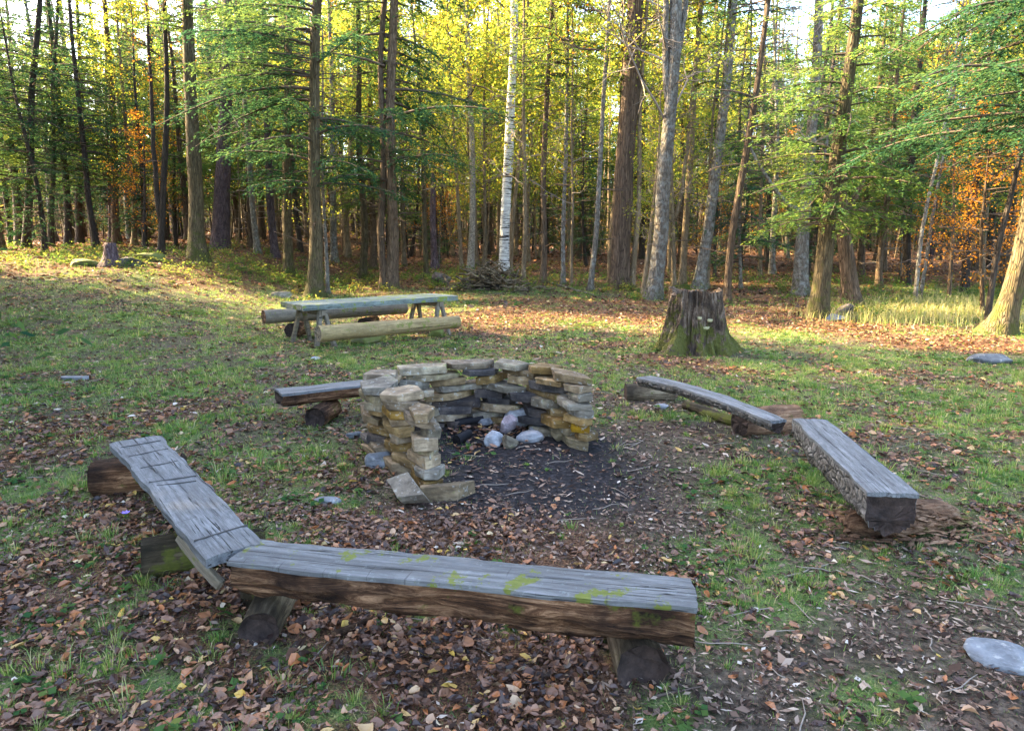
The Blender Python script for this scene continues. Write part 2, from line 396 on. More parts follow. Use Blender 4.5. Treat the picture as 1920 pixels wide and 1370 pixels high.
LEAF = blobs([(930, 800, .45, .9), (990, 840, .3, .7), (100, 1150, .7, 1), (60, 1000, .7, .8), (300, 1180, .6, 1), (150, 1300, .6, .9), (500, 1280, .6, 1), (800, 1240, .5, 1), (1000, 1320, .45, .9), (300, 960, .45, .9), (480, 890, .8, .6),
              (640, 880, .6, .7), (850, 1000, .5, .9), (1000, 1010, .5, .9), (700, 1000, .5, .9), (1120, 1030, .4, .7), (60, 820, .8, .6), (250, 780, .8, .45), (900, 810, .5, .4), (960, 855, .35, .4), 
              (900, 600, 2.2, .9), (1080, 580, 3, .95), (1250, 590, 3, .9), (1430, 590, 2.6, 1.0), (1600, 615, 1.6, 1), (1800, 640, 1.3, .9), (1900, 650, 1.2, .9), (1130, 650, 1.2, .55), (1280, 680, .9, .8), (1400, 550, 4, 1), (700, 530, 4, .8), (300, 480, 5, .9), (100, 470, 6, 1)])
GB = blobs([(60, 1000, .4, 1), (60, 1180, .25, 1), (60, 1270, .2, 1), (420, 1180, .14, .8), (260, 1120, .18, .8), (640, 1335, .12, .8), (120, 1330, .15, .8), (30, 920, .4, .8), (200, 1225, .22, 1), (300, 1290, .2, 1), (180, 1150, .2, .8), (520, 1240, .13, .9), (560, 1340, .16, 1), (350, 1335, .22, 1), (1600, 1320, .12, .9), (1250, 1335, .1, 1), (1500, 985, .15, 1), (1380, 955, .14, 1),
            (1400, 1010, .16, .9), (1410, 1130, .2, .8), (1310, 1035, .13, .9), (1660, 1300, .1, .9), (1560, 1080, .2, .8), (1750, 1070, .25, 1), (1430, 1060, .18, .8), (370, 900, .4, .8), (560, 850, .4, .9), (230, 740, .6, .7), (800, 1150, .1, .9), (950, 1165, .1, .9), (120, 900, .4, .8), (1340, 1190, .15, .7), (1640, 1050, .2, .8)])
def field(x, y, B):
    r = np.zeros_like(np.asarray(x, float))
    for bx, by, br, w in B: r = np.maximum(r, w * np.exp(-(((x - bx) ** 2 + (y - by) ** 2) / (br * br)) * .8))
    return r
def masks(x, y):
    x = np.asarray(x, float); y = np.asarray(y, float)
    w = (n2(x, y, 1.6, 31) - .5)
    gb = field(x, y, GB)
    ash = np.clip(field(x, y, ASH) + w * .5, 0, 1)
    dirt = np.clip(S((field(x, y, DIRT) - .35 + w * .9) * 2.5), 0, 1)
    leaf = np.clip(field(x, y, LEAF) * .95 + w * 1.0 * (1 - .6 * dirt) + .06 - .12 * dirt, 0, 1)
    leaf = np.maximum(leaf, S((y - 20) / 8) * .9)
    leaf = leaf * (1 - .75 * gb); dirt = dirt * (1 - .7 * gb)
    gpatch = S((n2(x, y, 2.3, 41) - .40) * 5)
    grass = np.clip((.20 + .78 * gpatch) * (1 - .9 * dirt) * (1 - .72 * np.clip(leaf * 1.1, 0, 1)) * (1 - ash) + gb * .6, 0, 1)
    return ash, dirt, leaf, grass

# ------------------------------------------------------------------ setting: ground
def axis(a, step0, grow, lim):
    r = [0.0]; s = step0
    while r[-1] < lim:
        r.append(r[-1] + s)
        if r[-1] > a: s *= grow
    return r
xp = axis(5, .055, 1.045, 260); yp = axis(7, .055, 1.035, 320)
gx = np.array([-v for v in reversed(xp[1:])] + xp); gy = np.array([-v for v in reversed(axis(.5, .12, 1.3, 90)[1:])] + yp)
X, Y = np.meshgrid(gx, gy)
Z = gh(X, Y)
mb = MB(); nx = len(gx); ny = len(gy)
ii = np.arange(ny - 1)[:, None] * nx + np.arange(nx - 1)[None]
mb.add(np.stack([X, Y, Z], -1), np.stack([ii, ii + 1, ii + nx + 1, ii + nx], -1).reshape(-1, 4))
gnd = mb.build('ground', M['ground']); tag(gnd, kind='structure')
A_, D_, L_, Gr_ = masks(X, Y)
for nme, arr in (('ash', A_), ('leafy', L_), ('grassy', np.clip(Gr_ * 1.1, 0, 1))):
    at = gnd.data.attributes.new(nme, 'FLOAT', 'POINT'); at.data.foreach_set('value', arr.ravel().astype(np.float32))

# ------------------------------------------------------------------ benches
def half_log(L, w0, w1, t0, t1, seed, bow=0.0, slab=.022, rough=.012, square=2.4, nx_=110, zbow=0.0):
    """returns (seat MB, body MB): X along the log, top face at z = 0"""
    s = np.linspace(0, 1, nx_); x = (s - .5) * L
    w = w0 + (w1 - w0) * s; t = t0 + (t1 - t0) * s
    yc = bow * (1 - (2 * s - 1) ** 2); zc = zbow * (1 - (2 * s - 1) ** 2)
    nz = lambda k, f, sd: fbm(np.stack([x * f, np.zeros_like(x) + k, np.zeros_like(x)], -1), 3, seed + sd) - .5
    e0 = -w / 2 + nz(0, 5, 1) * .035; e1 = w / 2 + nz(3, 5, 2) * .035
    seat = MB(); ny_ = 9
    u = np.linspace(0, 1, ny_)
    yy = e0[:, None] + (e1 - e0)[:, None] * u[None] + yc[:, None]; xx = np.repeat(x[:, None], ny_, 1)
    edge = np.minimum(u, 1 - u)[None]
    zz = (fbm(np.stack([xx * 2, yy * 14, 0 * xx], -1), 4, seed + 5) - .5) * .014 - np.exp(-edge * 22) * .006 + zc[:, None]
    # end raggedness
    rg = (vnoise(np.stack([u * 9, 0 * u, 0 * u], -1), seed + 8) - .5) * .02
    xx[0] += rg; xx[-1] += rg[::-1]
    top = np.stack([xx, yy, zz], -1)
    bot = np.stack([xx, yy, zz * 0 - slab + zc[:, None] - .004], -1)
    V = np.concatenate([top.reshape(-1, 3), bot.reshape(-1, 3)]); o = nx_ * ny_
    i = np.arange(nx_ - 1)[:, None] * ny_ + np.arange(ny_ - 1)[None]
    q = np.stack([i, i + ny_, i + ny_ + 1, i + 1], -1).reshape(-1, 4)
    k = np.arange(nx_ - 1) * ny_
    sd1 = np.stack([k, o + k, o + k + ny_, k + ny_], -1); k2 = k + ny_ - 1
    sd2 = np.stack([k2, k2 + ny_, o + k2 + ny_, o + k2], -1)
    j = np.arange(ny_ - 1); en1 = np.stack([j, j + 1, o + j + 1, o + j], -1); b = (nx_ - 1) * ny_
    en2 = np.stack([b + j, o + b + j, o + b + j + 1, b + j + 1], -1)
    seat.add(V, [q[:, ::-1], q + o, sd1, sd2, en1, en2], smooth=False)
    body = MB(); m = 34
    th = np.linspace(0, PI, m)
    cy = np.sign(np.cos(th)) * np.abs(np.cos(th)) ** (2 / square); cz = np.abs(np.sin(th)) ** (2 / square)
    Yb = (e0 + e1)[:, None] / 2 - (e1 - e0)[:, None] / 2 * cy[None] * .985
    Zb = -slab - (t - slab)[:, None] * cz[None]
    Xb = np.repeat(x[:, None], m, 1)
    nn = fbm(np.stack([Xb * 3.2, th[None] * 6 + 0 * Xb, 0 * Xb], -1), 5, seed + 11) - .5
    fine = fbm(np.stack([Xb * 6, th[None] * 22 + 0 * Xb, 0 * Xb], -1), 3, seed + 15) - .5
    sh = 1 + nn * rough * 16 + fine * rough * 9
    sh = 1 + (sh - 1) * np.minimum(1, (np.sin(th) * 3))[None]
    Yb = (e0 + e1)[:, None] / 2 + (Yb - (e0 + e1)[:, None] / 2) * sh + yc[:, None]; Zb = -slab + (Zb + slab) * sh + zc[:, None]
    Xb[0] += rg.mean() + (vnoise(np.stack([th * 3, 0 * th, 0 * th], -1), seed + 20) - .5) * .03; Xb[-1] += (vnoise(np.stack([th * 3, 0 * th, 0 * th], -1), seed + 21) - .5) * .03
    Vb = np.stack([Xb, Yb, Zb], -1)
    i = np.arange(nx_ - 1)[:, None] * m + np.arange(m - 1)[None]
    q = np.stack([i, i + 1, i + m + 1, i + m], -1).reshape(-1, 4)
    body.add(Vb, q, 0)
    for row, flip in ((0, 0), (nx_ - 1, 1)):
        R = Vb[row]; c = R.mean(0); c2 = c + np.array([.012 if row == 0 else -.012, 0, 0])
        mid = c + (R - c) * .6 + np.array([(.01 if row == 0 else -.01), 0, 0]) + (RS(seed + row).rand(m, 1) - .5) * .02
        VV = np.concatenate([R, mid, c2[None]]); jj = np.arange(m); kk = (jj + 1) % m
        qa = np.stack([jj, jj + m, kk + m, kk], -1); ta = np.stack([jj + m, np.full(m, 2 * m), kk + m], -1)
        if flip: qa = qa[:, ::-1]; ta = ta[:, ::-1]
        body.add(VV, [qa, ta], 1, smooth=False)
    return seat, body

def place_between(p0, p1):
    p0 = np.array(p0); p1 = np.array(p1); c = (p0 + p1) / 2; d = p1 - p0; L = np.linalg.norm(d)
    yaw = math.atan2(d[1], d[0]); pit = -math.asin(d[2] / L)
    return c, (0, pit, yaw), L

def bench(name, ends, widths, thick, label, cat, seatm, bodym, endm='end', group=None, **kw):
    c, r, L = place_between(*ends)
    e = empty(name, c, r, label, cat, group)
    s, b = half_log(L, widths[0], widths[1], thick[0], thick[1], **kw)
    s.build('seat', M[seatm], e); b.build('log_body', [M[bodym], M[endm]], e)
    return e

def log_round(name, p0, p1, r0, r1, label, mats, seed, cat='log', group=None, hollow=True, sides=20, nseg=16, rough=.25):
    c, r, L = place_between(p0, p1); e = empty(name, c, r, label, cat, group)
    x = np.linspace(-L / 2, L / 2, nseg); P = np.stack([x, 0 * x, 0 * x], -1); R = np.linspace(r0, r1, nseg)
    th = np.arange(sides) / sides * 2 * PI
    jit = 1 + (fbm(np.stack([np.repeat(x[:, None], sides, 1) * 4, np.cos(th)[None] * 1.6 + 0 * x[:, None], np.sin(th)[None] * 1.6 + 0 * x[:, None]], -1), 4, seed) - .5) * 2 * rough
    V, f = tube(P, R, sides, jit, caps=False)
    mb = MB().add(V, f, 0); mb.build('bark', mats[0], e)
    for nm, row, sg in (('cut_end', 0, 1), ('cut_end', nseg - 1, -1)):
        ring = V.reshape(nseg, sides, 3)[row]; cc = ring.mean(0)
        ins = cc + (ring - cc) * .78 + np.array([sg * (.045 if hollow else .004), 0, 0]); rs = RS(seed + row)
        ins = ins + (rs.rand(sides, 1) - .5) * np.array([.02, 0, 0])
        rim = ring.copy(); rim[:, 0] += (rs.rand(sides) - .5) * .02 * (1 if hollow else .2)
        cc2 = cc + np.array([sg * (.07 if hollow else .002), 0, 0])
        j = np.arange(sides); k = (j + 1) % sides
        fa = np.stack([j, j + sides, k + sides, k], -1); fb = np.stack([j + sides, np.full(sides, 2 * sides), k + sides], -1)
        if sg < 0: fa = fa[:, ::-1]; fb = fb[:, ::-1]
        MB().add(np.concatenate([rim, ins, cc2[None]]), [fa, fb], 0, smooth=False).build(nm, mats[1], e)
    return e

# front bench -------------------------------------------------------
zt = .37
lm = (T(424, 1046, zt) + T(488, 1013, zt)) / 2; rm = (T(1303, 1131, zt) + T(1303, 1089, zt)) / 2
bench('log_bench', (lm, rm), (.235, .215), (.165, .18), 'long split log bench with yellow moss on its grey top, nearest to the viewer', 'bench', 'wood_grey', 'rot_bark', seed=3, rough=.034, square=2.8)
BG = 'short logs propping the front bench'
for (px, py, rr, lab, sd) in ((492, 1172, .085, 'short hollow log with black end under the left half of the front bench', 5),
                              (1203, 1242, .10, 'short hollow log with black end under the right end of the front bench', 9)):
    g = G(px, py + 30); a = T(px, py, g[2] + rr * .85) - np.array([0, .035, 0]); b = a + np.array([-.02, .42, .02])
    log_round('support_log', a, b, rr, rr * .95, lab, (M['rot_fibre'], M['end']), sd, 'log', BG)
# left plank --------------------------------------------------------
pl0 = (T(217, 826, .37) + T(291, 818, .37)) / 2; pl1 = (T(415, 1050, .375) + T(470, 1011, .375)) / 2
c, r, L = place_between(pl0, pl1)
e = empty('plank_bench', c, r, 'long grey plank bench crossed by dark saw lines, at the left of the fire pit', 'bench')
s_, b_ = half_log(L, .30, .235, .05, .05, seed=21, slab=.042, rough=.004)
s_.build('seat', M['wood_plain'], e)
mb = MB()                                   # saw kerfs across the plank: shallow dark slivers set 1 mm proud
rs = RS(5)
for xs in (-.42, -.31, -.17, -.02, .02, .40):
    x0 = xs * L; sl = rs.uniform(-.03, .05); wd = rs.uniform(.36, .47) if abs(xs) < .4 else .46
    yy = np.linspace(-wd * .26, wd * .26, 8); xx = x0 + sl * yy / .15 + (rs.rand(8) - .5) * .006; hw = .0012 + .0010 * rs.rand()
    P0 = np.stack([xx - hw, yy, 0 * yy + .0055], -1); P1 = np.stack([xx + hw, yy, 0 * yy + .0055], -1)
    V = np.concatenate([P0, P1, P0 - [0, 0, .02], P1 - [0, 0, .02]]); n = 8; i = np.arange(n - 1)
    mb.add(V, [np.stack([i, i + 8, i + 9, i + 1], -1), np.stack([i, i + 1, i + 17, i + 16], -1), np.stack([i + 8, i + 24, i + 25, i + 9], -1)], smooth=False)
tag(mb.build('saw_cuts', M['kerf'], e), kind='stuff')
# board on edge below it
a = T(342, 998, .33); b = T(416, 1092, .14)
c, r, L = place_between(a, b); e = empty('board', c, r, 'thin grey board slanting to the ground under the near end of the plank bench', 'board')
s_, b_ = half_log(L, .022, .022, .1, .1, seed=25, slab=.05, rough=.002); s_.build('board_face', M['wood_leg'], e)
def lying(px0, py0, px1, py1, r, lab, mats, sd, grp=None, hollow=False, r1=None):
    g0 = G(px0, py0); g1 = G(px1, py1)
    return log_round('support_log', g0 + [0, 0, r * .82], g1 + [0, 0, (r1 or r) * .82], r, r1 or r, lab, mats, sd, 'log', grp, hollow)
PG = 'short logs propping the plank bench'
lying(182, 925, 345, 915, .125, 'thick brown log with cracked end under the far end of the plank bench', (M['rot_bark'], M['end']), 31, PG)
lying(272, 1076, 430, 1050, .105, 'short moss covered log under the near end of the plank bench', (M['rot_moss'], M['end']), 33, PG)
g = T(474, 1000, .34); log_round('support_log', np.array([g[0], g[1], -.02]), g, .07, .055, 'upright mossy yellow block behind the corner where both near benches meet', (M['rot_moss'], M['rot_moss']), 35, 'log', None, False)
# bench behind the fire pit ----------------------------------------
a = (T(515, 738, .33) + T(530, 728, .33)) / 2; b = (T(690, 716, .33) + T(690, 705, .33)) / 2 + np.array([.25, .02, 0])
bench('log_bench', (a, b), (.27, .27), (.13, .13), 'grey squared log bench half hidden behind the stone fire pit', 'bench', 'wood_plain', 'rot_bark', seed=41, square=4)
g = (a + b) / 2
log_round('support_log', np.array([a[0] + .35, a[1] - .1, .10]), np.array([a[0] + .4, a[1] + .3, .10]), .1, .1, 'dark log in the shade under the bench behind the fire pit', (M['rot_bark'], M['end']), 43, 'log')
# curved bench ------------------------------------------------------
a = (T(1191, 708, .36) + T(1222, 703, .36)) / 2; b = (T(1441, 790, .34) + T(1479, 784, .34)) / 2
bench('log_bench', (a, b), (.20, .16), (.10, .10), 'thin curved grey log bench between tree stump and fire pit', 'bench', 'wood_plain', 'bark_bench', seed=51, bow=.02, zbow=.035, square=2.4, rough=.014)
lying(1172, 750, 1262, 750, .10, 'crumbling pale log under the stump end of the curved bench', (M['rot_fibre'], M['end']), 53, None, False)
lying(1385, 815, 1490, 805, .13, 'rotten orange brown log under the near end of the curved bench', (M['rot_red'], M['end']), 55, None, False)
lying(1285, 768, 1380, 800, .05, 'mossy thin log lying on the soil below the curved bench', (M['rot_moss'], M['end']), 57, None, False)
# thick right bench --------------------------------------------------
a = (T(1486, 788, .38) + T(1552, 781, .38)) / 2; b = (T(1630, 924, .37) + T(1719, 922, .37)) / 2
bench('log_bench', (a, b), (.24, .265), (.20, .24), 'thick half log bench with barky side and dark cut end, on the right', 'bench', 'wood_plain', 'bark_bench', seed=61, square=2.8, rough=.022)
def rotten_pile():
    g = G(1690, 995); e = empty('rotten_log', g, (0, 0, .1), 'crumbled red brown rotten log under the near end of the thick right bench', 'log')
    rs = RS(71); mb = MB()
    n, m = 30, 18; x = np.linspace(-.36, .36, n); th = np.arange(m) / m * 2 * PI
    R = .115 * (1 - (np.abs(x) / .38) ** 3 * .7)
    jit = 1 + (fbm(np.stack([np.repeat(x[:, None], m, 1) * 3, np.cos(th)[None] * 5 + 0 * x[:, None], np.sin(th)[None] * 5 + 0 * x[:, None]], -1), 4, 72) - .5) * 1.1
    V, f = tube(np.stack([x, .03 * np.sin(x * 6), 0 * x + .05], -1), R, m, jit); mb.add(V, f, 0)
    mb.build('log_body', M['rot_red'], e)
    mb = MB()
    for i in range(420):
        p = np.array([np.clip(rs.normal() * .19, -.42, .42), np.clip(rs.normal() * .11, -.24, .24), .0]); d = norm(np.array([1, rs.normal() * .7, rs.normal() * .3])); l = rs.uniform(.03, .13)
        p[2] = .015 + .14 * rs.uniform(.6, 1.1) * max(0, 1 - (p[0] / .45) ** 2 - (p[1] / .18) ** 2)
        V, f = tube(np.stack([p - d * l / 2, p, p + d * l / 2]), [.004, rs.uniform(.007, .02), .004], 4); V[:, 2] = p[2] + (V[:, 2] - p[2]) * .6; mb.add(V, f, 0, smooth=False)
    tag(mb.build('splinters', M['rot_red'], e), kind='stuff')
rotten_pile()

# ------------------------------------------------------------------ stones
def stone_mesh(lx, ly, lz, seed, mat, round_=.012, name='stone'):
    rs = RS(seed); bm = bmesh.new(); n = rs.randint(4, 7)
    an = (np.arange(n) + rs.uniform(-.28, .28, n)) / n * 2 * PI + rs.rand() * 6
    pts = []
    for a in an:
        c, s = math.cos(a), math.sin(a); q = (abs(c) ** 5 + abs(s) ** 5) ** (-1 / 5) * rs.uniform(.84, 1.06); pts.append((c * q * lx / 2, s * q * ly / 2))
    tilt = rs.uniform(-.12, .12, 2)
    lo = [bm.verts.new((x * rs.uniform(.86, 1.02), y * rs.uniform(.86, 1.02), -lz / 2 + rs.uniform(-.06, .06) * lz)) for x, y in pts]
    hi = [bm.verts.new((x * rs.uniform(.9, 1.02), y * rs.uniform(.9, 1.02), lz / 2 + rs.uniform(-.06, .06) * lz + tilt[0] * x * .3 + tilt[1] * y * .3)) for x, y in pts]
    bm.faces.new(hi); bm.faces.new(lo[::-1])
    for i in range(n): bm.faces.new((lo[i], lo[(i + 1) % n], hi[(i + 1) % n], hi[i]))
    bmesh.ops.bevel(bm, geom=list(bm.edges), offset=min(.005, lz * .08), segments=1, affect='EDGES', profile=.6)
    bmesh.ops.triangulate(bm, faces=[f for f in bm.faces if len(f.verts) > 4])
    bmesh.ops.subdivide_edges(bm, edges=[e for e in bm.edges if e.calc_length() > .035], cuts=1, use_grid_fill=True)
    bm.normal_update()
    P = np.array([v.co[:] for v in bm.verts]); Nn = np.array([v.normal[:] for v in bm.verts])
    d = (fbm(P * 11 + seed * 3.1, 4, seed) - .5) * min(.02, lz * .24) + (fbm(P * 38 + seed, 2, seed + 3) - .5) * .007
    lay = (fbm(np.stack([P[:, 0] * 3, P[:, 1] * 3, P[:, 2] * 55], -1) + seed, 2, seed) - .5) * .014 * (1 - np.abs(Nn[:, 2]))
    P = P + Nn * (d + lay)[:, None]
    for v, p in zip(bm.verts, P): v.co = p
    bmesh.ops.recalc_face_normals(bm, faces=list(bm.faces))
    me = bpy.data.meshes.new(name); bm.to_mesh(me); bm.free(); me.materials.append(mat)
    for p in me.polygons: p.use_smooth = False
    try: me.set_sharp_from_angle(angle=math.radians(28))
    except Exception: pass
    return me

WALL = np.array([(-.52, 4.38), (-.70, 4.80), (-1.0, 5.18), (-1.12, 5.55), (-.98, 5.88), (-.58, 6.10), (-.16, 6.22), (.20, 6.04), (.42, 5.70), (.60, 5.36)])
def fire_pit():
    base = np.array([-.25, 5.5, 0]); e = empty('fire_pit', base, (0, 0, 0), 'horseshoe fire pit of stacked flat stones, blackened by soot inside', 'fire pit')
    seg = np.linalg.norm(np.diff(WALL, axis=0), axis=1); cum = np.concatenate([[0], np.cumsum(seg)]); Lw = cum[-1]
    at = lambda s: np.array([np.interp(s, cum, WALL[:, 0]), np.interp(s, cum, WALL[:, 1])])
    rs = RS(12); z = 0.0; n = 0
    hs = [.078, .064, .072, .06, .072, .064, .07, .06, .066]
    for ci, h in enumerate(hs):
        s = rs.uniform(-.08, .02) + .04; end = Lw + .03
        while s < end - .06:
            l = rs.uniform(.26, .54)
            if end - s - l < .12: l = max(.16, end - s)
            m = min(max(s + l / 2, 0.0), Lw); p = at(m); d = at(min(m + .08, Lw)) - at(max(m - .08, 0)); yaw = math.atan2(d[1], d[0])
            wd = rs.uniform(.22, .32) + (.05 if ci == 8 else 0); frac = m / Lw
            off = rs.uniform(-.045, .045); nrm = np.array([-math.sin(yaw), math.cos(yaw)])
            dip = (fbm(np.array([[m * 1.5, ci * .01, 0]]), 2, 4)[0] - .5) * .05
            if .16 < frac < .30: off += .04 * ci / 9                        # the left shoulder bulges out
            q = p + nrm * off
            if (ci == 8 and frac < .12): s += l; continue               # the pier is a course lower
            inner = .30 < frac < .88
            wd *= (.72 if frac < .14 or frac > .93 else 1.0); x = rs.rand()
            if inner and ci < 7: mt = 'stone_dark' if x < .55 else ('stone_tan' if x < .85 else 'stone_grey')
            elif inner: mt = 'stone_tan' if x < .6 else ('stone_dark' if x < .75 else 'stone_grey')
            elif ci == 8: mt = 'stone_grey' if x < .4 else 'stone_tan'
            else: mt = 'stone_tan' if x < .52 else ('stone_ochre' if x < .80 else 'stone_grey')
            hh = h * rs.uniform(.86, 1.10)
            me = stone_mesh(l * 1.06, wd, hh, 100 + n, M[mt])
            o = obj('stone', me, e, (q[0] - base[0], q[1] - base[1], z + h / 2 + dip + gh0(*p)), (rs.normal() * .05, rs.normal() * .05, yaw + rs.normal() * .13))
            n += 1; s += l * .97
        z += h
    print('fire pit stones', n)
fire_pit()

def rock_mesh(lx, ly, lz, seed, mat, name):
    rs = RS(seed); bm = bmesh.new(); bmesh.ops.create_icosphere(bm, subdivisions=4, radius=1.0)
    P = np.array([v.co[:] for v in bm.verts]); P = np.sign(P) * np.abs(P) ** .85
    for k in range(11):
        n = norm(rs.normal(size=3) * [1, 1, .9]); d = rs.uniform(.54, .88); e = P @ n - d; P = P - np.maximum(e, 0)[:, None] * n * .9
    P = P * (1 + (fbm(P * 2.2 + seed, 4, seed) - .5) * .18 + (fbm(P * 9 + seed, 3, seed + 2) - .5) * .10)[:, None]
    P = P * np.array([lx, ly, lz]) * .56
    for v, q in zip(bm.verts, P): v.co = q
    me = bpy.data.meshes.new(name); bm.to_mesh(me); bm.free(); me.materials.append(mat)
    for q in me.polygons: q.use_smooth = True
    return me

def rock(name, px, py, lx, ly, lz, yaw, mat, label, seed, sink=.2, cat='stone', tilt=(0, 0), group=None, zoff=0):
    g = G(px, py); me = stone_mesh(lx, ly, lz, seed, M[mat], .03, name) if name == 'stone_slab' else rock_mesh(lx, ly, lz, seed, M[mat], name)
    o = obj(name, me, None, (g[0], g[1], g[2] + lz * (.5 - sink) + zoff), (tilt[0], tilt[1], yaw)); tag(o, label, cat, group); return o
rock('stone_slab', 768, 942, .46, .21, .075, -.95, 'stone_grey', 'long grey slab lying slanted at the foot of the left fire pit pier', 501, .0, tilt=(.62, .1), zoff=.05)
rock('stone_slab', 842, 932, .42, .16, .11, .42, 'stone_tan', 'tan bar shaped stone resting on the ground right of the slanted slab', 502, .1)
rock('stone', 712, 872, .20, .16, .15, .3, 'stone_slate', 'blue grey rock on the ground outside the left fire pit wall', 503, .2)
rock('stone', 665, 820, .13, .10, .07, .3, 'stone_slate', 'small pale rock near the left outside of the fire pit', 504)
rock('stone', 938, 778, .27, .2, .19, .5, 'stone_ash', 'bluish white rock highest in the ash at the back of the fire pit', 505, .0, zoff=.10)
rock('stone', 972, 803, .24, .21, .17, .2, 'stone_ash', 'rounded light grey rock on the ash beside the right inner wall', 506, .1, zoff=.02)
rock('stone', 953, 822, .2, .14, .16, 1.2, 'stone_purple', 'purplish rock propped on end in the middle of the ash', 507, .0, tilt=(.7, .2), zoff=.05)
rock('stone', 928, 836, .17, .13, .14, .8, 'stone_ash', 'pale lilac rock just left of the purplish one in the ash', 508, .1, tilt=(.5, -.3))
rock('stone', 956, 840, .14, .1, .13, .1, 'stone_grey', 'small dark grey rock in front of the purplish rock in the ash', 509, .1, tilt=(.6, .3))
rock('stone', 992, 826, .23, .17, .10, -.3, 'stone_ash', 'flat mottled rock lying in leaves at the right of the ash', 510, .2)
rock('stone', 1050, 826, .15, .08, .17, .2, 'stone_grey', 'rounded grey cobble leaning against the inside of the right pier', 511, .1, tilt=(.2, .1))
rock('stone', 910, 800, .14, .12, .08, .4, 'stone_ash', 'small bluish rock left of the rounded light grey rock in the pit', 512, .1)
rock('stone', 922, 772, .24, .18, .16, .9, 'stone_ash', 'light rock behind the other ash rocks, leaning on the sooty back wall', 513, .0, zoff=.03)
rock('stone', 956, 780, .2, .16, .15, .2, 'stone_slate', 'blue grey rock right of the highest ash rock by the back wall', 514, .0, zoff=.08)
rock('stone', 1012, 812, .17, .12, .09, .2, 'stone_ash', 'small flat pale rock nearest to the right inner wall of the pit', 515, .2)
for px, py, yw, l, lab in ((880, 802, .3, .26, 'charred black log chunk in the left back of the fire pit'), (905, 775, -.4, .22, 'charred black stick end leaning near the back wall of the fire pit'), (868, 828, 1.0, .18, 'small lump of charred wood near the left fire pit wall')):
    g = G(px, py); d = np.array([math.cos(yw), math.sin(yw), .12]) * l / 2
    log_round('charred_log', g + [0, 0, .05] - d, g + [0, 0, .05] + d, .045, .035, lab, (M['char'], M['char']), 80 + px, 'log', 'charred wood in the fire pit', False, 10, 8, .5)
rock('stone', 612, 940, .17, .11, .05, .1, 'stone_slate', 'pale flat stone in the leaves left of the slanted slab', 520, .45)
rock('stone_slab', 140, 710, .46, .13, .05, -.12, 'stone_pale', 'flat whitish slab lying in grass at the far left', 521, .35)
rock('stone', 1862, 680, .66, .34, .17, -.1, 'stone_slate', 'long pale boulder in grass at the right edge', 522, .25)
rock('stone', 1888, 1238, .30, .20, .075, -.35, 'stone_slate', 'large grey flat rock set in bare soil at the lower right corner', 523, .45)
rock('stone', 1845, 1182, .10, .05, .03, 0, 'stone_grey', 'small half buried stone above the large rock at lower right', 524, .4)
rock('stone', 1240, 766, .16, .10, .06, .1, 'stone_pale', 'small pale stone beside the soil under the curved bench', 525, .2)
rock('stone', 690, 643, .55, .35, .22, .6, 'stone_moss', 'mossy brown boulder propping the near log seat of the picnic table', 526, .15)
rock('stone', 815, 632, .30, .26, .24, .2, 'stone_moss', 'rounded yellow green mossy rock under the right end of the near log seat', 527, .12)
rock('stone', 590, 672, .16, .08, .06, 0, 'stone_pale', 'small white stone in the grass in front of the picnic table', 528, .3)
rock('stone', 826, 530, .75, .5, .55, .1, 'stone_dark', 'dark grey boulder left of the brush pile', 529, .25)
rock('stone', 527, 556, .7, .4, .22, .1, 'stone_grey', 'light boulder behind the far end of the log seat', 530, .4)
rock('stone', 1562, 600, .5, .3, .22, .2, 'stone_pale', 'pale rock next to the foot of the leaning hemlock', 531, .3)
rock('stone', 1583, 592, .45, .35, .38, .2, 'stone_dark', 'dark rock behind the pale one near the leaning hemlock', 532, .2)
rock('stone', 160, 498, .9, .5, .3, .2, 'stone_moss', 'mossy rock left of the short dark stump by the left wood edge', 533, .3)
rock('stone', 245, 497, .8, .5, .35, .2, 'stone_dark', 'dark rock right of the short dark stump by the left wood edge', 534, .3)
rock('stone', 283, 488, 1.0, .6, .35, .2, 'stone_moss', 'flat mossy boulder beneath the forked dark tree on the left', 535, .3)

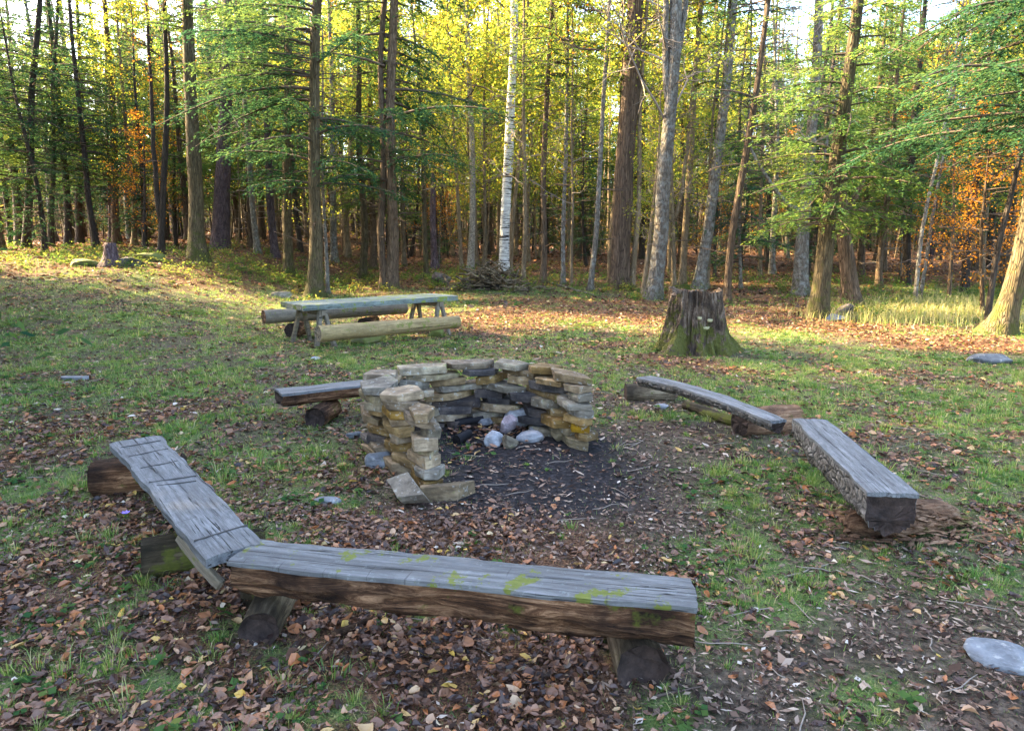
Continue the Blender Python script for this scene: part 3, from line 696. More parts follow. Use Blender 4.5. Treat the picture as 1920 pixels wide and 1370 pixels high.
# ------------------------------------------------------------------ big stump
def big_stump():
    g = G(1303, 658); dp = depth(g); s = dp / F
    e = empty('tree_stump', g, (0, 0, 0), 'wide rotten tree stump with furrowed sides, green moss and spreading roots', 'stump')
    H = 108 * s; R0 = 76 * s; R1 = 49 * s; n, m = 60, 170
    zz = np.linspace(-.12, H, n); th = np.arange(m) / m * 2 * PI
    u = np.clip(zz / H, 0, 1)
    R = R1 + (R0 - R1) * (1 - u) ** 2.0 * .62
    lob = np.zeros((n, m))
    for k, (a, w, amp) in enumerate([(-.35, .22, .6), (-1.05, .16, .38), (-1.75, .2, .28), (-2.6, .24, .5), (2.7, .3, .3), (1.6, .3, .3), (.7, .3, .3), (.15, .15, .3)]):
        d = np.angle(np.exp(1j * (th - a - .08 * k)))
        lob += amp * np.exp(-(d / w) ** 2)[None] * ((1 - u) ** 2.6)[:, None] * .75
    TT = np.repeat(th[None], n, 0); ZZ = np.repeat(zz[:, None], m, 1)
    q = np.stack([np.cos(TT) * 4.5, np.sin(TT) * 4.5, ZZ * 1.3], -1)
    fur = (fbm(q, 4, 7) - .5) * .5 + (fbm(q * np.array([3.2, 3.2, 1.6]), 3, 9) - .5) * .46 + (fbm(q * np.array([1, 1, 4.]), 3, 17) - .5) * .12
    ridge = np.abs(fbm(q * np.array([1.7, 1.7, .6]), 2, 12) - .5) * .5
    RR = R[:, None] * (1 + lob + fur - ridge * (.4 + .6 * u[:, None]))
    Zt = ZZ + (u[:, None] ** 4) * (fbm(np.stack([np.cos(TT) * 1.6, np.sin(TT) * 1.6, 0 * TT], -1), 4, 21) - .42) * .26
    V = np.stack([np.cos(TT) * RR + u[:, None] * (-.03), np.sin(TT) * RR * .95, Zt], -1)
    i = np.arange(n - 1)[:, None] * m; j = np.arange(m)[None]; k = (j + 1) % m
    qd = np.stack([i + j, i + k, i + m + k, i + m + j], -1).reshape(-1, 4)
    mb = MB().add(V, qd)
    top = V[-1]; rings = [top]; rs = RS(3)
    for t_, dz in ((.86, -.02), (.68, -.16), (.4, -.24)):
        r_ = top * np.array([t_, t_, 1]) + np.array([0, 0, dz]); r_[:, 2] = r_[:, 2] * .5 + r_[:, 2].mean() * .5 + (rs.rand(m) - .5) * .05; rings.append(r_)
    VV = np.concatenate(rings + [np.array([[0, 0, H - .28]])]); ff = []
    for a in range(3):
        jj = np.arange(m); kk = (jj + 1) % m; ff.append(np.stack([a * m + jj, a * m + kk, (a + 1) * m + kk, (a + 1) * m + jj], -1))
    ff.append(np.stack([3 * m + jj, 3 * m + kk, np.full(m, 4 * m)], -1))
    mb.add(VV, ff)
    t = NT('rotten_stump_wood'); o = t.coord(); v = t.coord((1, 1, .16))
    a = t.noise(v, 11, 7, .75, .6); b = t.noise(o, 3.4, 4); z = t.sep(o)[2]
    c = t.ramp(a, [(.3, (.010, .007, .005)), (.44, (.065, .043, .028)), (.55, (.17, .122, .084)), (.68, (.34, .275, .21))])
    c = t.mix(t.ramp(b, [(.36, .8), (.55, 0.0)]), c, (.03, .022, .018))
    gm = t.math('ADD', t.noise(o, 4.2, 5, .7), t.math('MULTIPLY', z, -.22))
    c = t.mix(t.ramp(gm, [(.40, 0.0), (.47, .85)]), c, t.mix(t.noise(o, 22, 3), (.035, .045, .01), (.13, .135, .02)))
    mat = t.surf(c, .95, t.bump(t.math('ADD', a, t.noise(o, 30, 3)), 1, .05))
    mb.build('trunk', mat, e)
    f = NT('pale_fungus').surf((.30, .27, .15), .8)
    for (px, py, r_) in ((1312, 596, .04), (1331, 600, .045), (1322, 614, .07)):
        p = PD(px, py, g[1] - R1 * .93); th_ = np.linspace(0, PI, 12)
        mb = MB(); V = [(0, .06, 0)]; 
        up = [(math.cos(x) * r_, -math.sin(x) * r_ * .8, .012) for x in th_]; dn = [(math.cos(x) * r_ * .8, -math.sin(x) * r_ * .6, -.03) for x in th_]
        V = np.array([(0, .06, .02)] + up + dn + [(0, .06, -.04)])
        i = np.arange(11); mb.add(V, [np.stack([0 * i, i + 1, i + 2], -1), np.stack([i + 1, i + 13, i + 14, i + 2], -1), np.stack([0 * i + 25, i + 14, i + 13], -1)])
        mb.build('bracket_fungus', f, e).location = p - g
big_stump()

# ------------------------------------------------------------------ picnic table and log seats
def box(mb, c, ax, ay, az, m=0, seed=None):
    c = np.array(c); V = []
    for sx in (-1, 1):
        for sy in (-1, 1):
            for sz in (-1, 1): V.append(c + sx * ax / 2 + sy * ay / 2 + sz * az / 2)
    f = np.array([(0, 1, 3, 2), (4, 6, 7, 5), (0, 4, 5, 1), (2, 3, 7, 6), (0, 2, 6, 4), (1, 5, 7, 3)])
    mb.add(np.array(V), f, m, smooth=False)

def picnic():
    zt = .69
    nl, fl, rn, rf = T(570, 575, zt), T(520, 564, zt), T(849, 556, zt), T(815, 548, zt)
    l = (nl + fl) / 2; r = (rn + rf) / 2; d = r - l; L = np.linalg.norm(d); yaw = math.atan2(d[1], d[0]); c = (l + r) / 2
    W = .5 * (np.linalg.norm(nl - fl) + np.linalg.norm(rn - rf)); W = min(W, .95)
    g = float(gh0(c[0], c[1])); e = empty('picnic_table', (c[0], c[1], g), (0, 0, yaw), 'rustic plank picnic table with greenish top on trestle legs', 'table')
    print('table L', L, 'W', W)
    for k in range(3):
        s_, b_ = half_log(L + (.05 if k == 1 else 0) - (.04 if k == 2 else 0), W / 3 - .008, W / 3 - .008, .09, .09, seed=200 + k, slab=.085, rough=.003, nx_=30)
        o = s_.build('board', M['wood_table'], e); o.location = (.01 * k, (k - 1) * W / 3, zt - g)
    for sx in (-1, 1):
        x = sx * (L / 2 - .38)
        mb = MB(); box(mb, (x, 0, zt - .115), np.array([.09, 0, 0]), np.array([0, W - .06, 0]), np.array([0, 0, .09])); mb.build('crossbeam', M['wood_leg'], e)
        for sy in (-1, 1):
            for k in (-1, 1):
                top = np.array([x + k * .03, sy * (W / 2 - .10), zt - .075]); bot = np.array([x + k * .17, sy * (W / 2 - .03), -.02])
                ax = norm(np.cross(top - bot, np.array([0, 1.0, 0])))
                mb = MB(); P = np.linspace(bot, top, 6); V, f = tube(P, .045, 5, 1 + (RS(int(40 + k + 3 * sy + 7 * sx)).rand(6, 5) - .5) * .3); mb.add(V, f, smooth=False); mb.build('leg', M['wood_leg'], e)
    # near log seat
    a = T(596, 626, .33); b = T(858, 603, .33)
    log_round('round_log_bench', a, b, .125, .11, 'peeled tan log seat on the near side of the picnic table', (M['wood_tan'], M['wood_leg']), 210, 'bench', 'log seats at the picnic table', False, 18, 30, .10)
    a = T(494, 594, .38); b = T(760, 577, .38)
    log_round('round_log_bench', a, b, .125, .12, 'dark log seat with flattened grey top behind the picnic table', (M['wood_leg'], M['rot_bark']), 212, 'bench', 'log seats at the picnic table', False, 18, 30, .10)
    p = T(494, 594, .38); d2 = norm(b - a)
    q = a + d2 * .55; log_round('support_log', np.array([q[0], q[1] - .2, .12]), np.array([q[0] + .1, q[1] + .3, .12]), .13, .13, 'short log on the ground under the far log seat', (M['rot_bark'], M['end']), 214, 'log', None, False)
    q = a + d2 * 2.0; log_round('support_log', np.array([q[0], q[1] - .2, .12]), np.array([q[0] + .1, q[1] + .3, .12]), .13, .13, 'dark log propping the middle of the far log seat, seen below the table', (M['rot_bark'], M['end']), 215, 'log', None, False)
picnic()
# ------------------------------------------------------------------ ground cover: litter, chips, grass (uncountable: stuff)
def scatter(rs, n, y0, y1, margin=.85, pw=2.0):
    """points spread evenly over the wedge of ground in view between two distances"""
    u = rs.rand(n); y = (y0 ** pw + u * (y1 ** pw - y0 ** pw)) ** (1 / pw)
    x = (rs.rand(n) * 2 - 1) * (margin * y + 1.3)
    return x, y
def blocked(x, y):                       # nothing grows through the benches' posts and the fire pit stones
    d = np.full(len(x), 9.0)
    for a, b in zip(WALL[:-1], WALL[1:]):
        ab = b - a; t = np.clip(((x - a[0]) * ab[0] + (y - a[1]) * ab[1]) / (ab @ ab), 0, 1)
        d = np.minimum(d, np.hypot(x - a[0] - t * ab[0], y - a[1] - t * ab[1]))
    return d < .13
INPIT = [tuple(p) for p in WALL]
def litter():
    mb = MB(); rs = RS(1001)
    for (n, y0, y1, lm, full, mrg) in ((66000, 1.35, 4.2, (.0365, .016), 2, .85), (68000, 4.2, 9, (.042, .014), 1, .82), (80000, 9, 17, (.052, .018), 0, .8), (60000, 17, 34, (.09, .03), 0, .8), (60000, 34, 70, (.16, .05), 0, .85)):
        x, y = scatter(rs, n, y0, y1, mrg)
        ash, dirt, leaf, grass = masks(x, y)
        clump = S((n2(x, y, 5, 77, 2) - .3) * 3)
        p = np.clip(leaf * (.25 + .8 * clump) + .36 * clump, 0, 1) * (1 - .8 * dirt * np.clip(1.5 - leaf, 0, 1)) * (1 - .45 * ash)
        keep = (rs.rand(n) < p) & ~blocked(x, y)
        x, y, leaf = x[keep], y[keep], leaf[keep]; n = len(x)
        L = np.clip(lm[0] * rs.lognormal(0, .30, n), .016, max(.07, lm[0] * 1.9)); W = L * rs.uniform(.36, .85, n)
        tilt = unit(rs, n) * rs.uniform(.1, 1.1, n)[:, None]; Nn = norm(np.array([0, 0, 1.0]) + tilt)
        a = rs.rand(n) * 2 * PI; D = np.stack([np.cos(a), np.sin(a), rs.normal(0, .22, n)], -1)
        z = gh(x, y) + .008 + rs.rand(n) * .035 * leaf
        r = np.clip(rs.beta(1.15, 1.55, n) + .16 * (n2(x, y, .9, 55) - .5), 0, 1); r = np.where(rs.rand(n) < .07, rs.uniform(.8, 1, n), r * .86)
        C = np.stack([x, y, z], -1)
        if full == 2: L = np.where(rs.rand(n) < .06, L * 1.5, L); W = np.where(rs.rand(n) < .2, W * .6, W); V, f = leaves11(rs, C, D, Nn, L, W); mb.add(V, f, 0, np.repeat(r, 11), smooth=False)
        elif full: V, f = leaves8(C, D, Nn, L, W, rs.uniform(.1, .8, n), rs.uniform(-.25, .45, n)); mb.add(V, f, 0, np.repeat(r, 8), smooth=False)
        else: V, f = diamonds(C, D, Nn, L, W * 1.15); mb.add(V, f, 0, np.repeat(r, 4), smooth=False)
    o = mb.build('leaf_litter', M['litter']); tag(o, kind='stuff')
    mb = MB()
    for (n, y0, y1, l0) in ((84000, 1.35, 4.5, .024), (90000, 4.5, 9.5, .034), (60000, 9.5, 17, .05)):
        x, y = scatter(rs, n, y0, y1); ash, dirt, leaf, grass = masks(x, y)
        clump = S((n2(x, y, 6, 78, 2) - .28) * 3)
        p = np.clip(.36 + .62 * dirt, 0, 1) * (1 - .5 * ash) * (.35 + .65 * clump); keep = (rs.rand(n) < p) & ~blocked(x, y); x, y = x[keep], y[keep]; n = len(x)
        L = l0 * rs.lognormal(0, .45, n); W = L * rs.uniform(.16, .55, n)
        Nn = norm(np.array([0, 0, 1.0]) + unit(rs, n) * rs.uniform(.1, .8, n)[:, None]); a = rs.rand(n) * 2 * PI
        D = np.stack([np.cos(a), np.sin(a), rs.normal(0, .2, n)], -1)
        V, f = diamonds(np.stack([x, y, gh(x, y) + .005 + rs.rand(n) * .012], -1), D, Nn, L, W); mb.add(V, f, 0, np.repeat(np.clip(rs.beta(1.7, 1.9, n), 0, 1), 4), smooth=False)
    o = mb.build('wood_chips', M['chips']); tag(o, kind='stuff')
    # fine twigs
    mb = MB(); n = 420; x, y = scatter(rs, n, 1.4, 9)
    for i in range(n):
        l = rs.uniform(.06, .30); a = rs.rand() * 2 * PI; s = np.linspace(-.5, .5, 4)
        P = np.stack([x[i] + np.cos(a) * l * s + rs.normal(0, .006, 4), y[i] + np.sin(a) * l * s + rs.normal(0, .006, 4), 0 * s], -1); P[:, 2] = gh(P[:, 0], P[:, 1]) + .008 + rs.rand(4) * .012
        V, f = tube(P, [.0026, .0032, .0026, .0014], 4); mb.add(V, f)
    o = mb.build('twig_litter', M['twig_pale']); tag(o, kind='stuff')
litter()

def blades(mb, x, y, h, wd, lean, a, r, rs, seg2=True):
    n = len(x); z = gh(x, y) - .004
    d = np.stack([np.cos(a), np.sin(a), 0 * a], -1); sdv = np.stack([-np.sin(a + rs.normal(0, .8, n)), np.cos(a + rs.normal(0, .8, n)), 0 * a], -1)
    b = np.stack([x, y, z], -1); up = np.array([0, 0, 1.0])
    m = b + up * (h * .6)[:, None] + d * (h * lean * .35)[:, None]; t = b + up * (h * (1 - .35 * lean))[:, None] + d * (h * lean)[:, None]
    w2 = (wd / 2)[:, None]
    if seg2:
        V = np.stack([b - sdv * w2, b + sdv * w2, m - sdv * w2 * .8, m + sdv * w2 * .8, t], 1)
        f = np.array([(0, 1, 3), (0, 3, 2), (2, 3, 4)]); k = 5
    else:
        V = np.stack([b - sdv * w2, b + sdv * w2, t], 1); f = np.array([(0, 1, 2)]); k = 3
    mb.add(V.reshape(-1, 3), (np.arange(n)[:, None, None] * k + f[None]).reshape(-1, 3), 0, np.repeat(r, k), smooth=False)

def grass():
    mb = MB(); rs = RS(2002)
    # tufts
    for (n, y0, y1, nb, h0, w0, rad) in ((1100, 1.4, 4.6, 46, .055, .0028, .045), (4400, 4.6, 10, 34, .055, .0048, .055), (8000, 10, 24, 16, .075, .010, .09)):
        x, y = scatter(rs, n, y0, y1); ash, dirt, leaf, g = masks(x, y)
        keep = (rs.rand(n) < np.clip(g * 1.0 + .10 * (1 - ash), 0, 1)) & ~blocked(x, y); x, y, g = x[keep], y[keep], g[keep]; n = len(x)
        sz = np.minimum(1.7, rs.lognormal(-.05, .38, n)) * (.55 + .6 * g); tone = rs.rand(n)
        k = nb; X_ = np.repeat(x, k); Y_ = np.repeat(y, k); Sz = np.repeat(sz, k); N = n * k
        ra = rs.rand(N) * 2 * PI; rr = np.abs(rs.normal(0, 1, N)) * rad * .6 * Sz
        px, py = X_ + np.cos(ra) * rr, Y_ + np.sin(ra) * rr
        h = h0 * Sz * rs.uniform(.5, 1.3, N); lean = np.clip(rr / (rad * Sz) * .7 + rs.rand(N) * .35, .05, 1.1)
        r = np.clip(np.repeat(tone, k) * .45 + rs.rand(N) * .5, 0, 1); r = np.where(rs.rand(N) < .12, rs.uniform(.85, 1, N), r)
        blades(mb, px, py, h, w0 * rs.uniform(.7, 1.3, N), lean, ra + rs.normal(0, .5, N), r, rs, y0 < 9)
    # thin lawn between the tufts
    for (n, y0, y1, h0, w0) in ((190000, 1.4, 4.6, .026, .0026), (280000, 4.6, 11, .034, .0045), (210000, 11, 26, .05, .010)):
        x, y = scatter(rs, n, y0, y1); ash, dirt, leaf, g = masks(x, y)
        keep = (rs.rand(n) < np.clip(g * .95 + .08 * (1 - ash), 0, 1)) & ~blocked(x, y); x, y = x[keep], y[keep]; N = len(x)
        r = np.clip(n2(x, y, .8, 88) * .5 + rs.rand(N) * .55 - .05, 0, 1); r = np.where(rs.rand(N) < .15, rs.uniform(.85, 1, N), r)
        blades(mb, x, y, h0 * rs.uniform(.5, 1.6, N), w0 * rs.uniform(.7, 1.3, N), rs.uniform(.2, 1.2, N), rs.rand(N) * 2 * PI, r, rs, False)
    o = mb.build('grass', M['grass']); tag(o, kind='stuff')
    # tall yellow grass at the far right edge of the clearing
    mb = MB(); n = 6500
    pts = [G(*p) for p in ((1620, 600), (1700, 590), (1780, 600), (1850, 590), (1900, 600), (1740, 575), (1820, 570), (1660, 580))]
    c = np.array(pts)[rs.randint(0, len(pts), n)]; x = c[:, 0] + rs.normal(0, .8, n); y = c[:, 1] + rs.normal(0, .9, n)
    blades(mb, x, y, rs.uniform(.08, .38, n), np.full(n, .010), rs.uniform(.1, .7, n), rs.rand(n) * 2 * PI, np.clip(rs.normal(.86, .14, n), 0, 1), rs, True)
    o = mb.build('tall_grass', M['grass']); tag(o, kind='stuff')
    # low leafy plants along the wood's edge
    mb = MB(); cs = []
    for (px, py, sx, sy, k) in ((380, 490, 2, 1.2, 50), (300, 500, 2.5, 1, 45), (470, 500, 2.5, 1.6, 55), (560, 530, 1.2, .8, 35), (650, 530, 2.2, 1.2, 45), (760, 520, 2, 1.5, 40), (920, 535, 1.2, .4, 40), (1140, 545, 1, .6, 24), (1230, 562, .4, .3, 14), (60, 480, 3, 1.2, 50),
                                (1640, 575, .8, .8, 40), (1800, 560, 2, 1, 60), (1880, 570, 1.2, 1, 40), (1450, 530, 3, 1.5, 40), (1600, 590, .5, .4, 22), (870, 520, 2, 1, 40), (1000, 530, 3, 2, 40), (150, 470, 5, 3, 90), (400, 475, 5, 3, 90), (700, 500, 5, 3, 90), (1000, 515, 5, 3, 90), (1300, 530, 5, 3, 90), (1600, 540, 5, 3, 90), (1850, 540, 3, 3, 60), (250, 500, 5, 1.5, 60)):
        g = G(px, py)
        for i in range(k): cs.append((g[0] + rs.normal() * sx, g[1] + rs.normal() * sy, rs.uniform(.08, .42)))
    for x, y, s in cs:
        k = rs.randint(18, 46); z = float(gh0(x, y)); P = np.stack([x + rs.normal(0, .5, k) * s, y + rs.normal(0, .5, k) * s, z + np.abs(rs.normal(.45, .3, k)) * s], -1)
        V, f = diamonds(P, unit(rs, k) * [1, 1, .4], norm(unit(rs, k) * .7 + [0, 0, 1]), rs.uniform(.05, .13, k), rs.uniform(.025, .06, k)); mb.add(V, f, 0, np.repeat(np.clip(rs.normal(rs.beta(2, 2.4), .12, k), 0, 1), 4), smooth=False)
    n = 16000; x, y = scatter(rs, n, 1.5, 16); ash, dirt, leaf, g = masks(x, y); keep = (rs.rand(n) < np.clip(g * S((n2(x, y, 1.1, 99) - .42) * 6) + .02, 0, 1)) & ~blocked(x, y); x, y = x[keep], y[keep]; n = len(x)
    k = 5; a = rs.rand(n, k) * 2 * PI; ll = rs.uniform(.010, .026, (n, 1)) * (1 + y[:, None] * .04); C = np.stack([x[:, None] + np.cos(a) * ll, y[:, None] + np.sin(a) * ll, gh(x, y)[:, None] + rs.uniform(.008, .04, (n, 1)) + 0 * a], -1).reshape(-1, 3); D = np.stack([np.cos(a), np.sin(a), rs.normal(.1, .25, (n, k))], -1).reshape(-1, 3)
    Lf = np.repeat(ll * 1.9, k, 1).ravel(); V, f = diamonds(C, D, norm(unit(rs, n * k) * .5 + [0, 0, 1]), Lf, Lf * .75); mb.add(V, f, 0, np.repeat(np.clip(rs.beta(1.5, 3, n * k), 0, .75), 4), smooth=False)
    o = mb.build('undergrowth', M['fern']); tag(o, kind='stuff')
grass()

# ------------------------------------------------------------------ trees: trunks and crowns
def trunk_mb(H, r0, seed, bow=.0, flare=.5, sides=12, top=.12, stubs=0, stub_z=(1.2, 8), stub_len=(.4, 1.4), wob=.05, n=34, forks=()):
    rs = RS(seed); s = np.linspace(0, 1, n) ** 1.5; z = -.25 + (H + .25) * s
    zz = np.maximum(z, 0)
    x = bow * np.sin(s * PI) + (fbm(np.stack([z * .16 + seed, 0 * z, 0 * z], -1), 2, seed) - .5) * wob * 8 * np.minimum(1, zz / 2); y = (fbm(np.stack([z * .16, 5 + 0 * z, 0 * z + seed], -1), 2, seed + 1) - .5) * wob * 8 * np.minimum(1, zz / 2)
    R = r0 * (1 - (1 - top) * (zz / H) ** .95) + r0 * flare * np.exp(-zz / (r0 * 1.7))
    th = np.arange(sides) / sides * 2 * PI; Zr = np.repeat(z[:, None], sides, 1)
    jit = 1 + (fbm(np.stack([np.cos(th)[None] * 1.3 + 0 * Zr, np.sin(th)[None] * 1.3 + 0 * Zr, Zr * .9 + seed], -1), 3, seed) - .5) * .32
    for k in range(5):
        a = rs.rand() * 2 * PI; jit = jit + np.exp(-(np.angle(np.exp(1j * (th - a))) / .35) ** 2)[None] * np.exp(-np.maximum(Zr, 0) / (r0 * 1.5)) * rs.uniform(.2, .6) * flare
    P = np.stack([x, y, z], -1); mb = MB(); V, f = tube(P, R, sides, jit); mb.add(V, f, 0)
    for (zf, az, up, ln, rf) in forks:
        i = np.argmin(abs(z - zf)); p0 = P[i]; t = np.linspace(0, 1, 12); d = np.array([math.cos(az), math.sin(az), 0])
        out = np.stack([p0 + d * (ln * (1 - up) * (tt ** .6)) + np.array([0, 0, ln * up * tt]) for tt in t]); out += (rs.rand(12, 3) - .5) * .05 * np.minimum(1, t * 3)[:, None]
        V, f = tube(out, rf * (1 - .75 * t) + .01, 8); mb.add(V, f, 0)
    for k in range(stubs):
        zk = rs.uniform(*stub_z); i = np.searchsorted(z, zk); i = min(max(i, 1), n - 1); t0 = (zk - z[i - 1]) / (z[i] - z[i - 1] + 1e-9); p0 = P[i - 1] * (1 - t0) + P[i] * t0
        a = rs.rand() * 2 * PI; l = rs.uniform(*stub_len); t = np.linspace(0, 1, 6); d = np.array([math.cos(a), math.sin(a), 0]); sl_ = rs.uniform(-.15, .35)
        out = p0 + d * (l * t)[:, None] + np.array([0, 0, 1.0]) * (l * (sl_ * t + rs.uniform(-.3, .15) * t * t))[:, None] + (rs.rand(6, 3) - .5) * .07 * l * t[:, None]
        V, f = tube(out, .014 * (1 - .8 * t) + .004, 4); mb.add(V, f, 1)
        for q in range(rs.randint(1, 4)):
            b0 = out[rs.randint(2, 5)]; a2 = a + rs.choice([-1, 1]) * rs.uniform(.4, 1); l2 = l * rs.uniform(.25, .5)
            o2 = b0 + np.array([math.cos(a2), math.sin(a2), rs.uniform(-.2, .4)]) * (l2 * np.linspace(0, 1, 3))[:, None]
            V, f = tube(o2, [.006, .005, .003], 3); mb.add(V, f, 1)
    return mb, P

def hemlock_mb(seed, H=16.0, z0=3.0, Rmax=2.6, step=.25, leaf=(.105, .030), dens=1.0, droop=.30, power=.8, az=None, gap=.0, wood=True):
    rs = RS(seed); mb = MB(); z = z0; LC = []; LD = []; LN = []; LL = []; LR = []
    while z < H - .2:
        u = (z - z0) / (H - z0); lb0 = Rmax * ((1 - u) ** power) * (1 if u > .08 else .75)
        for b in range(rs.randint(2, 4) if lb0 > .8 else 3):
            if rs.rand() < gap: continue
            a = rs.rand() * 2 * PI
            if az is not None and rs.rand() < .55: a = az + rs.normal() * .7
            lb = lb0 * rs.uniform(.55, 1.15); zb = z + rs.uniform(-.12, .12); up = rs.uniform(.02, .3); dr = droop * rs.uniform(.6, 1.5)
            s = np.linspace(0, 1, 7); d = np.array([math.cos(a), math.sin(a), 0]); sw = rs.normal() * .12; pd = np.array([-d[1], d[0], 0])
            P = np.array([0, 0, zb]) + d * (lb * s)[:, None] + pd * (lb * sw * s * s)[:, None] + np.array([0, 0, 1.0]) * (lb * (up * s - dr * s * s))[:, None]
            if wood: V, f = tube(P, (.008 + .010 * lb) * (1 - .85 * s) + .003, 4, caps=False); mb.add(V, f, 0)
            nt_ = max(4, int(lb * 10 * dens)); tone = rs.normal(.45, .16)
            st = rs.uniform(.12, 1, nt_); sgn = rs.choice([-1, 1], nt_)
            base = np.stack([np.interp(st, s, P[:, k]) for k in range(3)], -1)
            tl = lb * .42 * (1.05 - st * .75) * rs.uniform(.6, 1.2, nt_) + .1
            td = norm(d * rs.uniform(.4, 1.0, nt_)[:, None] + pd * (sgn * rs.uniform(.5, 1.1, nt_))[:, None] + np.array([0, 0, 1.0]) * rs.normal(-.18, .14, nt_)[:, None])
            k = np.maximum(2, (tl / (leaf[0] * .42) * dens).astype(int)); idx = np.repeat(np.arange(nt_), k); N = len(idx)
            q = rs.rand(N); c = base[idx] + td[idx] * (tl[idx] * q)[:, None]; c[:, 2] -= (q * q) * tl[idx] * .22; c += rs.normal(0, .025, (N, 3))
            sd_ = rs.choice([-1, 1], N); perp = np.cross(td[idx], [0, 0, 1.0]); ld = td[idx] * .8 + perp * (sd_ * rs.uniform(.1, .9, N))[:, None] + np.array([0, 0, 1.0]) * rs.normal(-.12, .18, N)[:, None]
            LC.append(c); LD.append(ld); LN.append(norm(np.array([0, 0, 1.0]) + rs.normal(0, .38, (N, 3)))); LL.append(leaf[0] * rs.uniform(.6, 1.3, N)); LR.append(np.clip(tone + rs.normal(0, .13, N) + q * .14 + .12 * (st[idx] - .5), 0, 1))
        z += step * (1 + .5 * u) * rs.uniform(.7, 1.3)
    C = np.concatenate(LC); L = np.concatenate(LL); V, f = diamonds(C, np.concatenate(LD), np.concatenate(LN), L, L * leaf[1] / leaf[0] * 1.25)
    mb.add(V, f, 1, np.repeat(np.concatenate(LR), 4), smooth=False)
    return mb

def broad_mb(seed, H=16.0, z0=5.0, R=3.0, limbs=14, nleaf=9000, leaf=.11, up=.55, spread=.32, twig_n=5, wr=.03):
    rs = RS(seed); mb = MB(); tips = []
    for i in range(limbs):
        zb = z0 + (H - z0) * .92 * (i + rs.rand()) / limbs; u = (zb - z0) / (H - z0); a = i * 2.4 + rs.normal() * .4; l = R * (1 - .65 * u) * rs.uniform(.7, 1.2)
        s = np.linspace(0, 1, 7); d = np.array([math.cos(a), math.sin(a), 0]); uu = up * rs.uniform(.5, 1.5)
        P = np.array([0, 0, zb]) + d * (l * s)[:, None] + np.array([0, 0, 1.0]) * (l * (uu * s + .1 * s * s))[:, None] + np.cumsum(rs.normal(0, .04 * l, (7, 3)), 0) * np.minimum(1, s * 3)[:, None]
        V, f = tube(P, wr * (1 - .5 * u) * (1 - .8 * s) + .006, 5, caps=False); mb.add(V, f, 0)
        for j in range(twig_n):
            st = rs.uniform(.25, 1); b = np.array([np.interp(st, s, P[:, k]) for k in range(3)]); dd = norm(d * .6 + rs.normal(0, .6, 3) + [0, 0, .3]); l2 = l * rs.uniform(.25, .5)
            t = np.linspace(0, 1, 5); Q = b + dd * (l2 * t)[:, None] + np.cumsum(rs.normal(0, .05 * l2, (5, 3)), 0) * t[:, None]
            V, f = tube(Q, .012 * (1 - .7 * t) + .003, 4, caps=False); mb.add(V, f, 0)
            for m in range(twig_n):
                b2 = Q[rs.randint(1, 5)]; d3 = norm(dd + rs.normal(0, .7, 3)); l3 = l2 * rs.uniform(.3, .7); Q2 = b2 + d3 * (l3 * np.linspace(0, 1, 3))[:, None] + rs.normal(0, .02, (3, 3))
                V, f = tube(Q2, [.006, .005, .003], 3, caps=False); mb.add(V, f, 0); tips.append((Q2[1], d3)); tips.append((Q2[2], d3))
    if nleaf:
        tp = np.array([t[0] for t in tips]); td = np.array([t[1] for t in tips]); i = rs.randint(0, len(tp), nleaf)
        C = tp[i] + rs.normal(0, spread, (nleaf, 3)) * [1, 1, .6]; Ls = leaf * rs.uniform(.6, 1.3, nleaf); tone = rs.rand(len(tp))
        V, f = diamonds(C, norm(td[i] + rs.normal(0, .8, (nleaf, 3))), norm(rs.normal(0, .7, (nleaf, 3)) + [0, 0, 1]), Ls, Ls * rs.uniform(.5, .8, nleaf))
        mb.add(V, f, 1, np.repeat(np.clip(tone[i] * .72 + rs.rand(nleaf) * .28, 0, 1), 4), smooth=False)
    return mb

CR = {}
def crown(key, mb, leafm, woodm='twig'): CR[key] = mb.mesh('crown', [M[woodm], M[leafm]])
crown('hem_a', hemlock_mb(11, 16, 2.6, 3.0, .24, dens=1.3, leaf=(.09, .026)), 'needles')
crown('hem_b', hemlock_mb(12, 16, 4.2, 2.3, .27), 'needles')
crown('hem_c', hemlock_mb(13, 18, 7.0, 2.4, .27), 'needles')
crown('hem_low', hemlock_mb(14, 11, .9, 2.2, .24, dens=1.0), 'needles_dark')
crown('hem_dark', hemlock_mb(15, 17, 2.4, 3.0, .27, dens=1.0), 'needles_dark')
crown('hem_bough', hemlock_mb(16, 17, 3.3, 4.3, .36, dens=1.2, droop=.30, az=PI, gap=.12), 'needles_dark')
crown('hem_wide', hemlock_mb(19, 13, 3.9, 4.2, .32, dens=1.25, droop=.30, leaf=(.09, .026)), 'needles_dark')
crown('hem_thin', hemlock_mb(17, 18, 5.0, 2.0, .5, dens=.8, gap=.3), 'needles')
crown('hem_high', hemlock_mb(18, 19, 9.0, 2.6, .3), 'needles')
crown('yel_a', broad_mb(21, 16, 3.5, 3.0, 22, 15000, .105), 'yellow')
crown('yel_b', broad_mb(22, 16, 6.0, 2.6, 18, 12000, .105), 'yellow')
crown('org', broad_mb(23, 9, 1.6, 2.4, 16, 2600, .10, up=.25, spread=.22), 'orange')
crown('bare_a', broad_mb(24, 15, 4.0, 2.4, 18, 0, twig_n=6), 'orange', 'twig_pale')
crown('bare_b', broad_mb(25, 15, 6.5, 2.0, 14, 500, .1, twig_n=6), 'orange', 'twig')
crown('sprig', broad_mb(26, 12, 3.0, 1.3, 24, 2200, .09, up=.35, twig_n=4, wr=.016), 'yellow', 'twig_pale')
